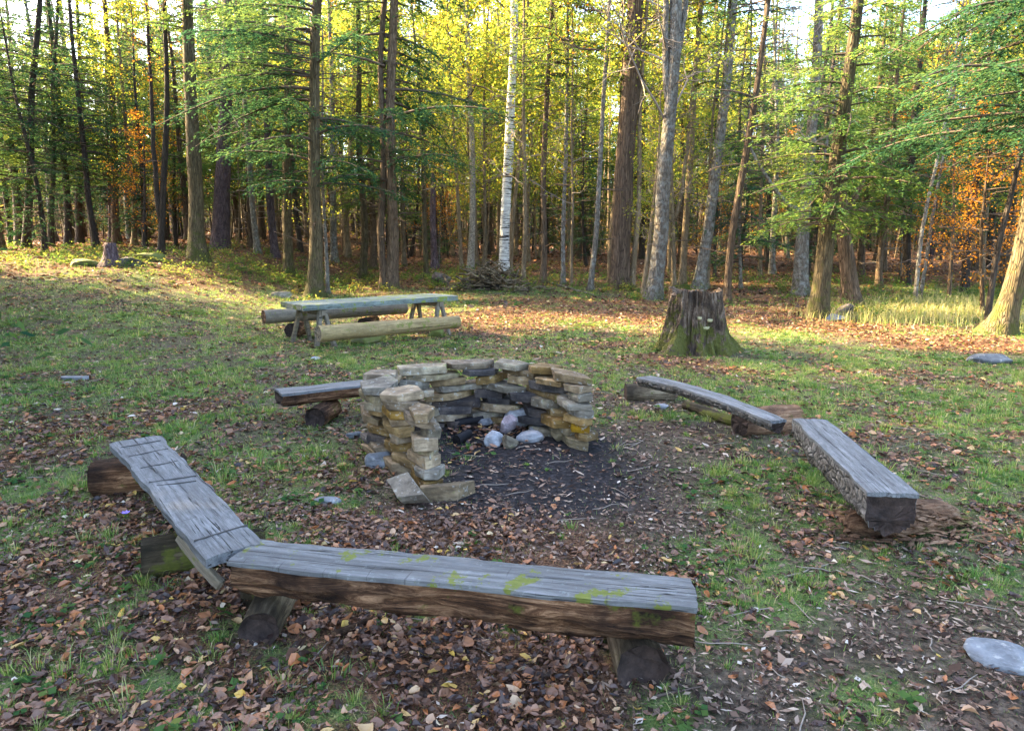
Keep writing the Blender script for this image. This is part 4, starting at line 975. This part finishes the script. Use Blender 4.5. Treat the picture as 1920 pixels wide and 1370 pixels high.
CH = {'hem_a': 16, 'hem_b': 16, 'hem_c': 18, 'hem_low': 11, 'hem_dark': 17, 'hem_bough': 17, 'hem_thin': 18, 'hem_high': 19, 'hem_wide': 13, 'yel_a': 16, 'yel_b': 16, 'org': 9, 'bare_a': 15, 'bare_b': 15, 'sprig': 12}

TREES = []
def tree(base, top, width, barkm, crownk, H, label, name='tree', seed=None, group=None, crot=None, stubs=10, flare=.45, bow=0, forks=(), cscale=1.0, topr=.25, stub_z=(1.2, 8), stub_len=(.4, 1.4), twig='twig', parts=True, wob=.05, sides=12):
    g = G(*base); dp = depth(g); r0 = width * dp / F / 2
    p1 = PD(top[0], top[1], g[1]); lean = math.atan2(p1[0] - g[0], p1[2] - g[2])
    seed = seed or int(base[0] * 7 + base[1])
    e = empty(name, (g[0], g[1], g[2]), (0, lean, 0), label, 'tree', group)
    mb, P = trunk_mb(H, r0, seed, bow, flare, sides, topr, stubs, stub_z, stub_len, wob, forks=forks)
    mb.build('trunk', [M[barkm], M[twig]], e)
    if crownk:
        s = H / CH[crownk] * cscale
        obj('crown', CR[crownk], e, (0, 0, 0 if cscale == 1 else H * (1 - cscale) * .9), (0, 0, (seed * 1.7) % 6.28 if crot is None else crot), (s, s, s))
    TREES.append((g[0], g[1], r0)); return e

# the trunks one can tell apart, from left to right
tree((48, 466), (74, 0), 15, 'bark_dark', 'hem_dark', 15, 'slim dark hemlock leaning right at the far left edge', 'hemlock')
tree((95, 462), (101, 150), 11, 'bark_dark', 'hem_b', 13, 'thin dark trunk just right of the slim leaning hemlock at the left edge', 'hemlock')
tree((150, 456), (146, 150), 13, 'bark_dark', 'hem_dark', 14, 'straight dark evergreen, third from the left edge of the wood', 'hemlock')
tree((207, 455), (205, 200), 9, 'bark_purple', 'hem_low', 10, 'thin evergreen standing behind the short dark stump', 'hemlock')
tree((300, 478), (300, 0), 13, 'bark_dark', 'bare_b', 12, 'dark forked slender tree rising from a mossy boulder on the left', stubs=6, forks=((1.0, PI * .97, .93, 7.5, .09),), bow=.15)
tree((370, 486), (344, 0), 30, 'bark_mossy', 'hem_high', 15, 'stout mossy brown trunk left of centre in the left half', 'pine_tree', stubs=6)
tree((413, 467), (424, 120), 33, 'bark_purple', 'bare_a', 13, 'thick purplish dead trunk with tangled bare branches, right of the stout mossy trunk', 'dead_tree', flare=.12, stubs=16, stub_z=(4, 8), stub_len=(.8, 2.2), twig='twig_pale')
tree((484, 476), (452, 150), 12, 'bark_grey', 'bare_a', 14, 'thin grey tree leaning left between purplish trunk and picnic table trees')
tree((516, 482), (501, 150), 15, 'bark_purple', 'hem_c', 16, 'dark purplish trunk behind and left of the brown-green picnic table trunk', 'pine_tree')
tree((541, 513), (548, 0), 18, 'bark_mossy', 'hem_bough', 18, 'dark brown-green straight trunk left of the one closest to the picnic table', 'hemlock', stubs=18, crot=-.5)
tree((590, 556), (594, 0), 26, 'bark_mossy', 'hem_bough', 17, 'hemlock with long drooping boughs and yellow moss at its foot, closest behind the picnic table', 'hemlock', stubs=34, stub_len=(.5, 1.8), stub_z=(1.5, 9), crot=0)
tree((615, 551), (608, 250), 8, 'bark_grey', 'sprig', 8, 'thin pale sapling beside the hemlock closest to the picnic table', 'sapling', stubs=8)
tree((627, 490), (622, 200), 14, 'bark_grey', 'bare_b', 14, 'grey trunk farther back, between the thin sapling and a pale trunk')
tree((652, 482), (661, 150), 13, 'bark_tan', 'yel_b', 15, 'pale tan trunk standing far back, left of the slim trunk behind the table')
tree((680, 522), (671, 0), 14, 'bark_mossy', 'hem_c', 17, 'slim straight dark trunk behind the middle of the picnic table', 'hemlock', stubs=22)
tree((721, 541), (721, 0), 15, 'bark_brown', 'hem_bough', 18, 'left and slimmer of two close brown trunks behind the right half of the picnic table', 'hemlock', stubs=14)
tree((733, 541), (739, 0), 23, 'bark_brown', 'hem_high', 18, 'right and thicker of two close brown trunks behind the right half of the picnic table', 'hemlock', stubs=26, stub_len=(.5, 1.7), stub_z=(2, 9))
tree((758, 496), (746, 300), 9, 'birch', 'sprig', 10, 'thin pale birch just right of the two close brown trunks', 'birch_tree', stubs=2)
tree((800, 520), (778, 100), 10, 'bark_mossy', 'sprig', 12, 'thin mossy tree leaning left, in front of a broken dark trunk', stubs=10)
tree((815, 503), (813, 200), 13, 'bark_purple', None, 4.2, 'broken dark trunk without a top, behind the dark boulder', 'dead_tree', stubs=6, topr=.7, stub_z=(1, 4))
tree((882, 507), (866, 0), 13, 'birch_dull', 'yel_b', 17, 'slim mottled birch left of the bright white birch', 'birch_tree', stubs=3, bow=.2)
tree((866, 505), (848, 150), 8, 'bark_tan', 'sprig', 13, 'thin pale trunk close to the left of the mottled birch')
tree((906, 503), (916, 0), 7, 'bark_tan', 'sprig', 15, 'very thin lit trunk between the two birches')
tree((945, 517), (964, 0), 20, 'birch', 'yel_b', 18, 'bright white birch with black dashes, at the centre', 'birch_tree', stubs=2, topr=.45, flare=.25)
tree((957, 510), (985, 150), 9, 'bark_tan', 'hem_c', 15, 'thin orange lit trunk touching the right side of the white birch')
tree((981, 526), (982, 150), 9, 'bark_tan', 'sprig', 14, 'thin warm brown trunk right of the white birch')
tree((1018, 531), (1039, 0), 12, 'bark_brown', 'hem_c', 17, 'straight brown conifer about midway between white birch and thick reddish trunk', 'hemlock', stubs=18)
tree((1056, 533), (1066, 0), 9, 'bark_grey', 'hem_c', 17, 'thin grey trunk just right of the midway brown conifer', 'hemlock')
tree((1072, 536), (1074, 150), 6, 'bark_tan', 'sprig', 11, 'very thin orange lit stem beside the thin grey trunk')
tree((1106, 546), (1142, 0), 11, 'bark_grey', 'bare_b', 16, 'thin greenish grey tree leaning right, left of the thick reddish trunk')
tree((1143, 536), (1167, 0), 11, 'bark_tan', 'hem_c', 17, 'tan trunk half hidden at the left side of the thick reddish trunk', 'hemlock')
tree((1160, 542), (1192, 0), 38, 'bark_red', 'hem_high', 21, 'thick reddish brown pine, the widest living trunk near the centre', 'pine_tree', stubs=4, topr=.45, flare=.3)
tree((1184, 541), (1208, 150), 11, 'bark_tan', 'yel_b', 15, 'lit tan trunk close to the right side of the thick reddish pine')
tree((1205, 556), (1228, 300), 9, 'bark_tan', 'sprig', 6, 'short lit stem leaning right between reddish pine and grey forked tree', 'sapling')
tree((1224, 561), (1262, 0), 28, 'bark_grey', 'bare_a', 16, 'mottled grey forked tree behind the left edge of the rotten stump', stubs=5, topr=.5, forks=((6.2, .25 * PI, .9, 6, .1), (5.0, PI, .93, 8, .1)))
tree((1263, 541), (1255, 250), 10, 'bark_tan', 'sprig', 11, 'thin pale forked tree just behind the rotten stump', forks=((2.2, 0, .85, 5, .07),))
tree((1279, 537), (1311, 0), 14, 'bark_tan', 'hem_c', 17, 'lit tan trunk rising behind the middle of the rotten stump', 'hemlock')
tree((1309, 541), (1371, 0), 21, 'bark_grey', 'hem_high', 18, 'tall grey trunk with lit left side, leaning right behind the rotten stump', 'pine_tree', topr=.5, stubs=6)
tree((1325, 541), (1345, 250), 9, 'bark_tan', 'sprig', 9, 'thin lit stem right beside the tall leaning grey trunk', 'sapling')
tree((1362, 571), (1431, 0), 15, 'bark_brown', 'hem_thin', 16, 'brown conifer leaning right from just right of the rotten stump', 'hemlock', stubs=18)
tree((1389, 541), (1400, 250), 7, 'bark_grey', 'hem_low', 10, 'thin grey trunk far back, first right of the leaning brown conifer')
tree((1425, 520), (1432, 250), 8, 'bark_tan', 'hem_b', 13, 'thin lit trunk in the dark wood between leaning brown conifer and pale grey tree', 'hemlock')
tree((1500, 552), (1512, 340), 26, 'bark_grey', 'bare_a', 11, 'pale grey broad trunk with bent branches, left of the leaning hemlock', stubs=4, topr=.4, forks=((2.6, PI, .55, 4.5, .07), (3.0, 0, .8, 4, .06)))
tree((1534, 598), (1588, 180), 34, 'bark_mossy', 'hem_a', 13, 'dense green hemlock leaning right, in front of the gnarled dead trunk', 'hemlock', stubs=14, bow=-.12, topr=.12, stub_z=(2, 5), seed=77)
tree((1597, 577), (1603, 300), 30, 'bark_red', None, 4.6, 'gnarled dead trunk with knobs and broken top behind the leaning hemlock', 'dead_tree', stubs=5, topr=.55, flare=.4, wob=.12, stub_z=(1, 4.4), stub_len=(.3, .9), forks=((2.0, PI, .6, 1.3, .12), (2.6, 0, .6, 1.4, .11), (3.2, PI * .8, .8, 1.3, .1)))
tree((1716, 567), (1746, 370), 8, 'bark_grey', 'bare_b', 10, 'left of a close pair of pale thin trunks in the dark wood on the right')
tree((1724, 562), (1756, 370), 7, 'bark_grey', 'bare_b', 10, 'right of a close pair of pale thin trunks in the dark wood on the right')
tree((1850, 608), (1918, 250), 11, 'bark_dark', 'bare_b', 9, 'slim dark tree leaning right beside the sunlit trunk at the right edge', stubs=12)
tree((1876, 626), (1932, 330), 34, 'bark_mossy', 'hem_wide', 12, 'sunlit mossy trunk with spreading roots at the right edge', 'hemlock', flare=.9, stubs=10, topr=.3)
tree((2010, 640), (2040, 330), 30, 'bark_mossy', 'hem_wide', 13, 'hemlock just beyond the right edge whose boughs reach into the picture', 'hemlock', stubs=6)
tree((1842, 592), (1862, 330), 8, 'bark_brown', 'org', 4.9, 'orange leaved beech close by on the left of the sunlit trunk at the right edge', 'beech_tree', cscale=1.0)
tree((1778, 566), (1792, 330), 8, 'bark_brown', 'org', 4.6, 'smaller orange leaved beech in tall grass, farther left of the sunlit right edge trunk', 'beech_tree')
tree((270, 470), (268, 300), 6, 'bark_dark', 'org', 5.2, 'small orange leaved sapling between forked dark tree and short dark stump', 'beech_tree', stubs=0)
tree((330, 462), (322, 200), 7, 'bark_dark', 'org', 6.5, 'orange leaved tree behind the stout mossy trunk on the left', 'beech_tree', stubs=0)
tree((1340, 520), (1342, 400), 7, 'bark_dark', 'org', 4.2, 'orange leaved sapling behind the stump, between lit stems', 'beech_tree', stubs=0)

def short_stump():
    g = G(209, 500); dp = depth(g); s = dp / F
    e = empty('tree_stump', g, (0, 0, 0), 'short narrow dark stump in the grass at the left wood edge', 'stump')
    mb, P = trunk_mb(44 * s, 11 * s, 91, 0, .8, 14, .8, 4, (.1, .5), (.1, .3), n=18); mb.build('trunk', [M['bark_purple'], M['twig']], e)
short_stump()

# crowded trees farther back, each a copy of one of a few built trees
PROT = []
def proto(name, H, r, barkm, ck, seed, stubs=8):
    mb, P = trunk_mb(H, r, seed, 0, .35, 8, .15, stubs * 3, (.8, 7.5), (.5, 1.7), n=16, wob=.06)
    PROT.append((name, mb.mesh('trunk', [M[barkm], M['twig_pale' if seed % 2 else 'twig']]), CR[ck], H / CH[ck]))
proto('hemlock', 16, .17, 'bark_brown', 'hem_a', 301)       # 0
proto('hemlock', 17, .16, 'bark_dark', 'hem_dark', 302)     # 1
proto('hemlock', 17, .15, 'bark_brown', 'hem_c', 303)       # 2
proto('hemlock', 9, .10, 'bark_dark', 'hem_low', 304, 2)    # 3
proto('tree', 16, .14, 'bark_tan', 'yel_a', 305, 4)         # 4
proto('tree', 16, .13, 'bark_tan', 'yel_b', 306, 4)         # 5
proto('tree', 15, .12, 'bark_grey', 'bare_a', 307, 4)       # 6
proto('tree', 15, .11, 'bark_purple', 'bare_b', 308, 4)     # 7
proto('beech_tree', 7, .06, 'bark_grey', 'org', 309, 2)     # 8
proto('sapling', 10, .05, 'bark_tan', 'sprig', 310, 4)      # 9
ZONES = [  # u0, u1 (x over depth), weights over PROT, what is told of the zone
    (-.80, -.40, (4, 6, 2, 6, .6, .6, 4, 3, .5, 2), 'in the dark crowded wood on the far left'),
    (-.40, -.13, (5, 2.5, 4, 3, 3.5, 2, 2, 1, 1.2, 3), 'in the sunny wood behind the picnic table'),
    (-.13, .16, (6, 1, 5, 3, 4.5, 3, 2, 1, 1.0, 4), 'in the bright yellow wood behind the white birch'),
    (.16, .40, (6, 1.5, 4, 3, 3.5, 2, 2, 1, 1.2, 3), 'in the wood behind the rotten stump'),
    (.40, .82, (5, 3, 3, 5, 1.5, 1, 2, 1, 1.0, 2), 'in the dark wood on the right')]
KIND = ['full green hemlock', 'dark full hemlock', 'tall bare stemmed conifer', 'low dark young hemlock', 'yellow green leafy tree', 'high crowned yellow leafy tree', 'bare grey branching tree', 'bare dark branching tree', 'small orange beech', 'slender sapling']
rs = RS(404); placed = [(t[0], t[1]) for t in TREES]
def edge_y(u):                            # how near the wood comes along each line of sight
    return float(np.interp(u, [-.8, -.5, -.3, -.1, .1, .3, .45, .6, .8], [27, 29, 31, 33, 32, 29, 24, 22, 19]))
cnt = 0; tries = 0
def copy_tree(k, x, y, sc_, zone):
    name, tm, cm, cs_ = PROT[k]
    e = empty(name, (x, y, float(gh0(x, y))), (rs.normal() * .025, rs.normal() * .04, rs.rand() * 6.28), '%s %s' % (KIND[k], zone), 'tree', '%ss %s' % (KIND[k], zone)); e.scale = (sc_ * rs.uniform(.9, 1.1),) * 2 + (sc_,)
    obj('trunk', tm, e); obj('crown', cm, e, scale=(cs_,) * 3); placed.append((x, y))
for u, y, k, s in ((-.78, 25, 1, .95), (-.74, 27, 0, 1), (-.71, 30, 1, 1.1), (-.675, 26, 3, 1.0), (-.64, 31, 1, 1.05), (-.60, 29, 1, .9), (-.57, 33, 0, 1.1), (-.53, 30, 3, 1.1), (-.50, 36, 1, 1.15), (-.66, 36, 6, 1.2), (-.45, 34, 6, 1.15), (-.42, 38, 1, 1.2), (-.55, 38, 6, 1.2), (-.75, 35, 6, 1.2), (-.36, 40, 0, 1.2), (-.78, 42, 0, 1.25), (-.70, 46, 2, 1.2), (-.62, 44, 0, 1.25), (-.52, 48, 0, 1.25), (-.46, 45, 2, 1.15), (-.30, 46, 0, 1.25), (-.24, 50, 2, 1.2), (-.16, 47, 0, 1.2)):
    copy_tree(k, u * y, y, s, ZONES[0][3] if u < -.4 else ZONES[1][3])
while cnt < 210 and tries < 6000:
    tries += 1
    u = rs.uniform(-.80, .82); y = edge_y(u) + (rs.rand() ** 1.25) * 34; x = u * y
    if any((x - a) ** 2 + (y - b) ** 2 < 1.5 ** 2 for a, b in placed): continue
    zi = [i for i, z in enumerate(ZONES) if z[0] <= u <= z[1]][0]; zn = ZONES[zi]; wts = np.array(zn[2], float); k = rs.choice(10, p=wts / wts.sum())
    copy_tree(k, x, y, rs.uniform(.85, 1.15) * float(np.interp(y, [20, 45], [.78, 1.0])), zn[3]); cnt += 1

# the wood beyond, one mass of stems and foliage (also unseen woods to the left, thickened to shade the clearing)
def far_woods():
    mb = MB(); rs = RS(505); spots = []
    for i in range(330):
        u = rs.uniform(-.95, .95); y = rs.uniform(62, 112); spots.append((u * y, y))
    for i in range(130): spots.append((rs.uniform(-31, -9), rs.uniform(-5, 22.5)))
    for i in range(60): spots.append((rs.uniform(-25, -8.5), rs.uniform(0, 13.5)))  # extra trees out of view, added to keep sun off the foreground
    for i in range(14): spots.append((rs.uniform(17, 40), rs.uniform(4, 26)))
    for x, y in spots:
        if abs(x) < .82 * y + 2 and y < 60: continue
        z = float(gh0(x, y)); H = rs.uniform(.2, .31) * y if y > 60 else rs.uniform(16, 21); r = rs.uniform(.09, .2)
        n = 6; s = np.linspace(0, 1, n); V, f = tube(np.stack([x + rs.normal() * .5 * s, y + 0 * s, z - .2 + H * s], -1), r * (1 - .85 * s), 6, caps=False); mb.add(V, f, rs.randint(0, 2))
        ever = rs.rand() < (.72 if abs(x) > .2 * y else .55); N = 2700 if y > 60 else 4200; z0 = rs.choice([.3, .3, 2, 5]) if y > 60 else rs.choice([.6, 2.0])
        nb = 40; ba = rs.rand(nb) * 2 * PI; bz = rs.rand(nb); b = rs.randint(0, nb, N); q = rs.rand(N) ** .7
        Rr = (2.9 if ever else 3.0) * (1 - bz[b]) ** .7 + .25
        C = np.stack([x + np.cos(ba[b]) * Rr * q, y + np.sin(ba[b]) * Rr * q, z + z0 + (H - z0) * bz[b] - .25 * Rr * q * q], -1) + rs.normal(0, .28, (N, 3)) * [1, 1, .5]
        L = rs.uniform(.22, .46, N) * (1 if y > 60 else .5); V, f = diamonds(C, unit(rs, N) * [1, 1, .5], norm(unit(rs, N) * .8 + [0, 0, 1]), L, L * rs.uniform(.3, .6, N)); mb.add(V, f, 2 if ever else 3, np.repeat(np.clip(rs.normal(rs.uniform(.3, .6), .15, N), 0, 1), 4), smooth=False)
    # stems and twigs of the understory
    for i in range(1500):
        u = rs.uniform(-.9, .9); y = rs.uniform(38, 100); x = u * y; z = float(gh0(x, y)); h = rs.uniform(3, 9); a = rs.normal() * .4; s = np.linspace(0, 1, 4)
        V, f = tube(np.stack([x + a * s, y + 0 * s, z + h * s], -1), rs.uniform(.03, .08) * (1 - .7 * s), 4, caps=False); mb.add(V, f, rs.randint(0, 2))
    n = 42000; u = rs.uniform(-.92, .92, n); y = rs.uniform(44, 96, n); x = u * y; hh = rs.beta(1, 2.2, n) * 4.2
    keep = rs.rand(n) < S((n2(x, y, .18, 66) - .32) * 4); x, y, hh = x[keep], y[keep], hh[keep]; n = len(x); L = rs.uniform(.2, .5, n)
    V, f = diamonds(np.stack([x, y, gh0(x, y) + hh], -1), unit(rs, n), unit(rs, n), L, L * .45); mb.add(V, f, 4, np.repeat(np.clip(rs.beta(2, 2, n), 0, 1), 4), smooth=False)
    o = mb.build('far_woods', [M['bark_dark'], M['bark_tan'], M['needles'], M['yellow'], M['brush']]); tag(o, kind='stuff')
far_woods()

# ------------------------------------------------------------------ brush pile, fallen branches, a flower
def brush_pile():
    g = G(920, 542); rs = RS(606); e = empty('brush_pile', g, (0, 0, 0), 'dark heap of roots and brush in front of the white birch', 'brush pile'); mb = MB()
    for i in range(150):
        a = rs.rand() * 2 * PI; p = np.array([rs.normal() * .6, rs.normal() * .35, 0]); p[2] = rs.uniform(0, .85) * max(.06, 1 - (p[0] / 1.1) ** 2 - (p[1] / .9) ** 2)
        l = rs.uniform(.3, 1.3); d = norm(np.array([math.cos(a), math.sin(a) * .6, rs.normal() * .35])); s = np.linspace(-.5, .5, 5)
        P = p + d * (l * s)[:, None] + np.cumsum(rs.normal(0, .04, (5, 3)), 0); P[:, 2] = np.maximum(P[:, 2], .01); V, f = tube(P, rs.uniform(.012, .05) * (1 - .5 * (s + .5)), 5); mb.add(V, f, 0)
    mb.build('branches', M['rot_fibre'], e)
    me = rock_mesh(1.1, .7, .45, 607, M['bark_dark'], 'root_mass'); obj('root_mass', me, e, (0, .1, .15))
brush_pile()
def branch(px0, py0, px1, py1, r, lab, m, seed, kids=3):
    a, b = G(px0, py0), G(px1, py1); rs = RS(seed); n = 10; s = np.linspace(0, 1, n); P = a + (b - a) * s[:, None] + np.cumsum(rs.normal(0, np.linalg.norm(b - a) * .012, (n, 3)), 0)
    P[:, 2] = gh(P[:, 0], P[:, 1]) + r * .9; e = empty('fallen_branch', a, (0, 0, 0), lab, 'branch'); mb = MB(); V, f = tube(P - a, r * (1 - .6 * s), 6); mb.add(V, f)
    for k in range(kids):
        i = rs.randint(2, n - 2); d = norm((b - a) * rs.uniform(.3, .8) + rs.normal(0, .5, 3) * np.linalg.norm(b - a)); d[2] = abs(d[2]) * .15; Q = P[i] - a + d * (np.linalg.norm(b - a) * rs.uniform(.1, .25) * np.linspace(0, 1, 4))[:, None]
        V, f = tube(Q, [r * .5, r * .4, r * .3, r * .15], 4); mb.add(V, f)
    mb.build('stick', M[m], e)
branch(1012, 528, 1108, 556, .045, 'pale fallen branch right of the dark brush heap', 'bark_grey', 1)
branch(440, 1318, 582, 1290, .006, 'thin grey twig in leaves below the left end of the front bench', 'twig_pale', 2, 1)
branch(620, 1205, 745, 1150, .02, 'brown stick among leaves under the front bench', 'rot_bark', 3, 1)
branch(1222, 1302, 1318, 1288, .007, 'dark straight twig right of the hollow log under the front bench', 'twig', 4, 1)
branch(1470, 1082, 1560, 1058, .006, 'thin curved twig on bare ground below the thick right bench', 'twig_pale', 5, 1)
branch(1885, 1008, 1893, 1040, .005, 'short whitish twig in grass at the right edge', 'twig_pale', 6, 0)
branch(1730, 1140, 1752, 1172, .005, 'small pale twig on the bare soil at the lower right', 'twig_pale', 7, 1)
def flower():
    g = G(238, 985); e = empty('flower', g, (0, 0, 0), 'small violet flower in brown leaves left of the plank bench', 'flower'); rs = RS(8); mb = MB(); n = 7; a = np.arange(n) / n * 2 * PI
    C = np.stack([np.cos(a) * .012, np.sin(a) * .012, np.full(n, .075)], -1); V, f = diamonds(C, np.stack([np.cos(a), np.sin(a), 0 * a + .5], -1), np.tile([0, 0, 1.0], (n, 1)), np.full(n, .034), np.full(n, .018)); mb.add(V, f, 0, smooth=False); mb.build('petals', M['flower'], e)
    mb = MB(); V, f = tube(np.array([(0, 0, 0), (.004, 0, .04), (0, 0, .07)]), .0022, 4); mb.add(V, f); mb.build('stem', M['fern'], e)
flower()
# ------------------------------------------------------------------ light, sky, camera
SUN_EL, SUN_AZ = math.radians(32), math.radians(-70)         # azimuth from +Y towards +X
sd = Vector((math.sin(SUN_AZ) * math.cos(SUN_EL), math.cos(SUN_AZ) * math.cos(SUN_EL), math.sin(SUN_EL)))
sl = bpy.data.lights.new('sun', 'SUN'); sl.energy = 5.0; sl.angle = math.radians(.5); sl.color = (1, .76, .42)
so = bpy.data.objects.new('sun', sl); COL.objects.link(so); so.rotation_euler = sd.to_track_quat('Z', 'Y').to_euler(); so.location = (-30, 30, 30)
w = bpy.data.worlds.new('World'); sc.world = w; w.use_nodes = True
nt = w.node_tree; bg = nt.nodes['Background']; sk = nt.nodes.new('ShaderNodeTexSky'); sk.sky_type = 'NISHITA'; sk.sun_disc = False
sk.sun_elevation = SUN_EL; sk.sun_rotation = SUN_AZ; sk.dust_density = 3; sk.air_density = .8; sk.ozone_density = .3
nt.links.new(sk.outputs[0], bg.inputs[0]); bg.inputs[1].default_value = .15
cam = bpy.data.cameras.new('camera'); co = bpy.data.objects.new('camera', cam); COL.objects.link(co)
cam.sensor_width = 36; cam.lens = F / 1920 * 36; cam.clip_end = 900; cam.clip_start = .05
co.location = (0, 0, CAMH); co.rotation_euler = (PI / 2 - PITCH, 0, 0); sc.camera = co
sc.view_settings.view_transform = 'Standard'; sc.view_settings.look = 'None'; sc.view_settings.gamma = 1; sc.view_settings.exposure = 3.55
sc.cycles.max_bounces = 6; sc.cycles.diffuse_bounces = 4; sc.cycles.glossy_bounces = 2; sc.cycles.transmission_bounces = 3; sc.cycles.transparent_max_bounces = 4
sc.cycles.use_denoising = True
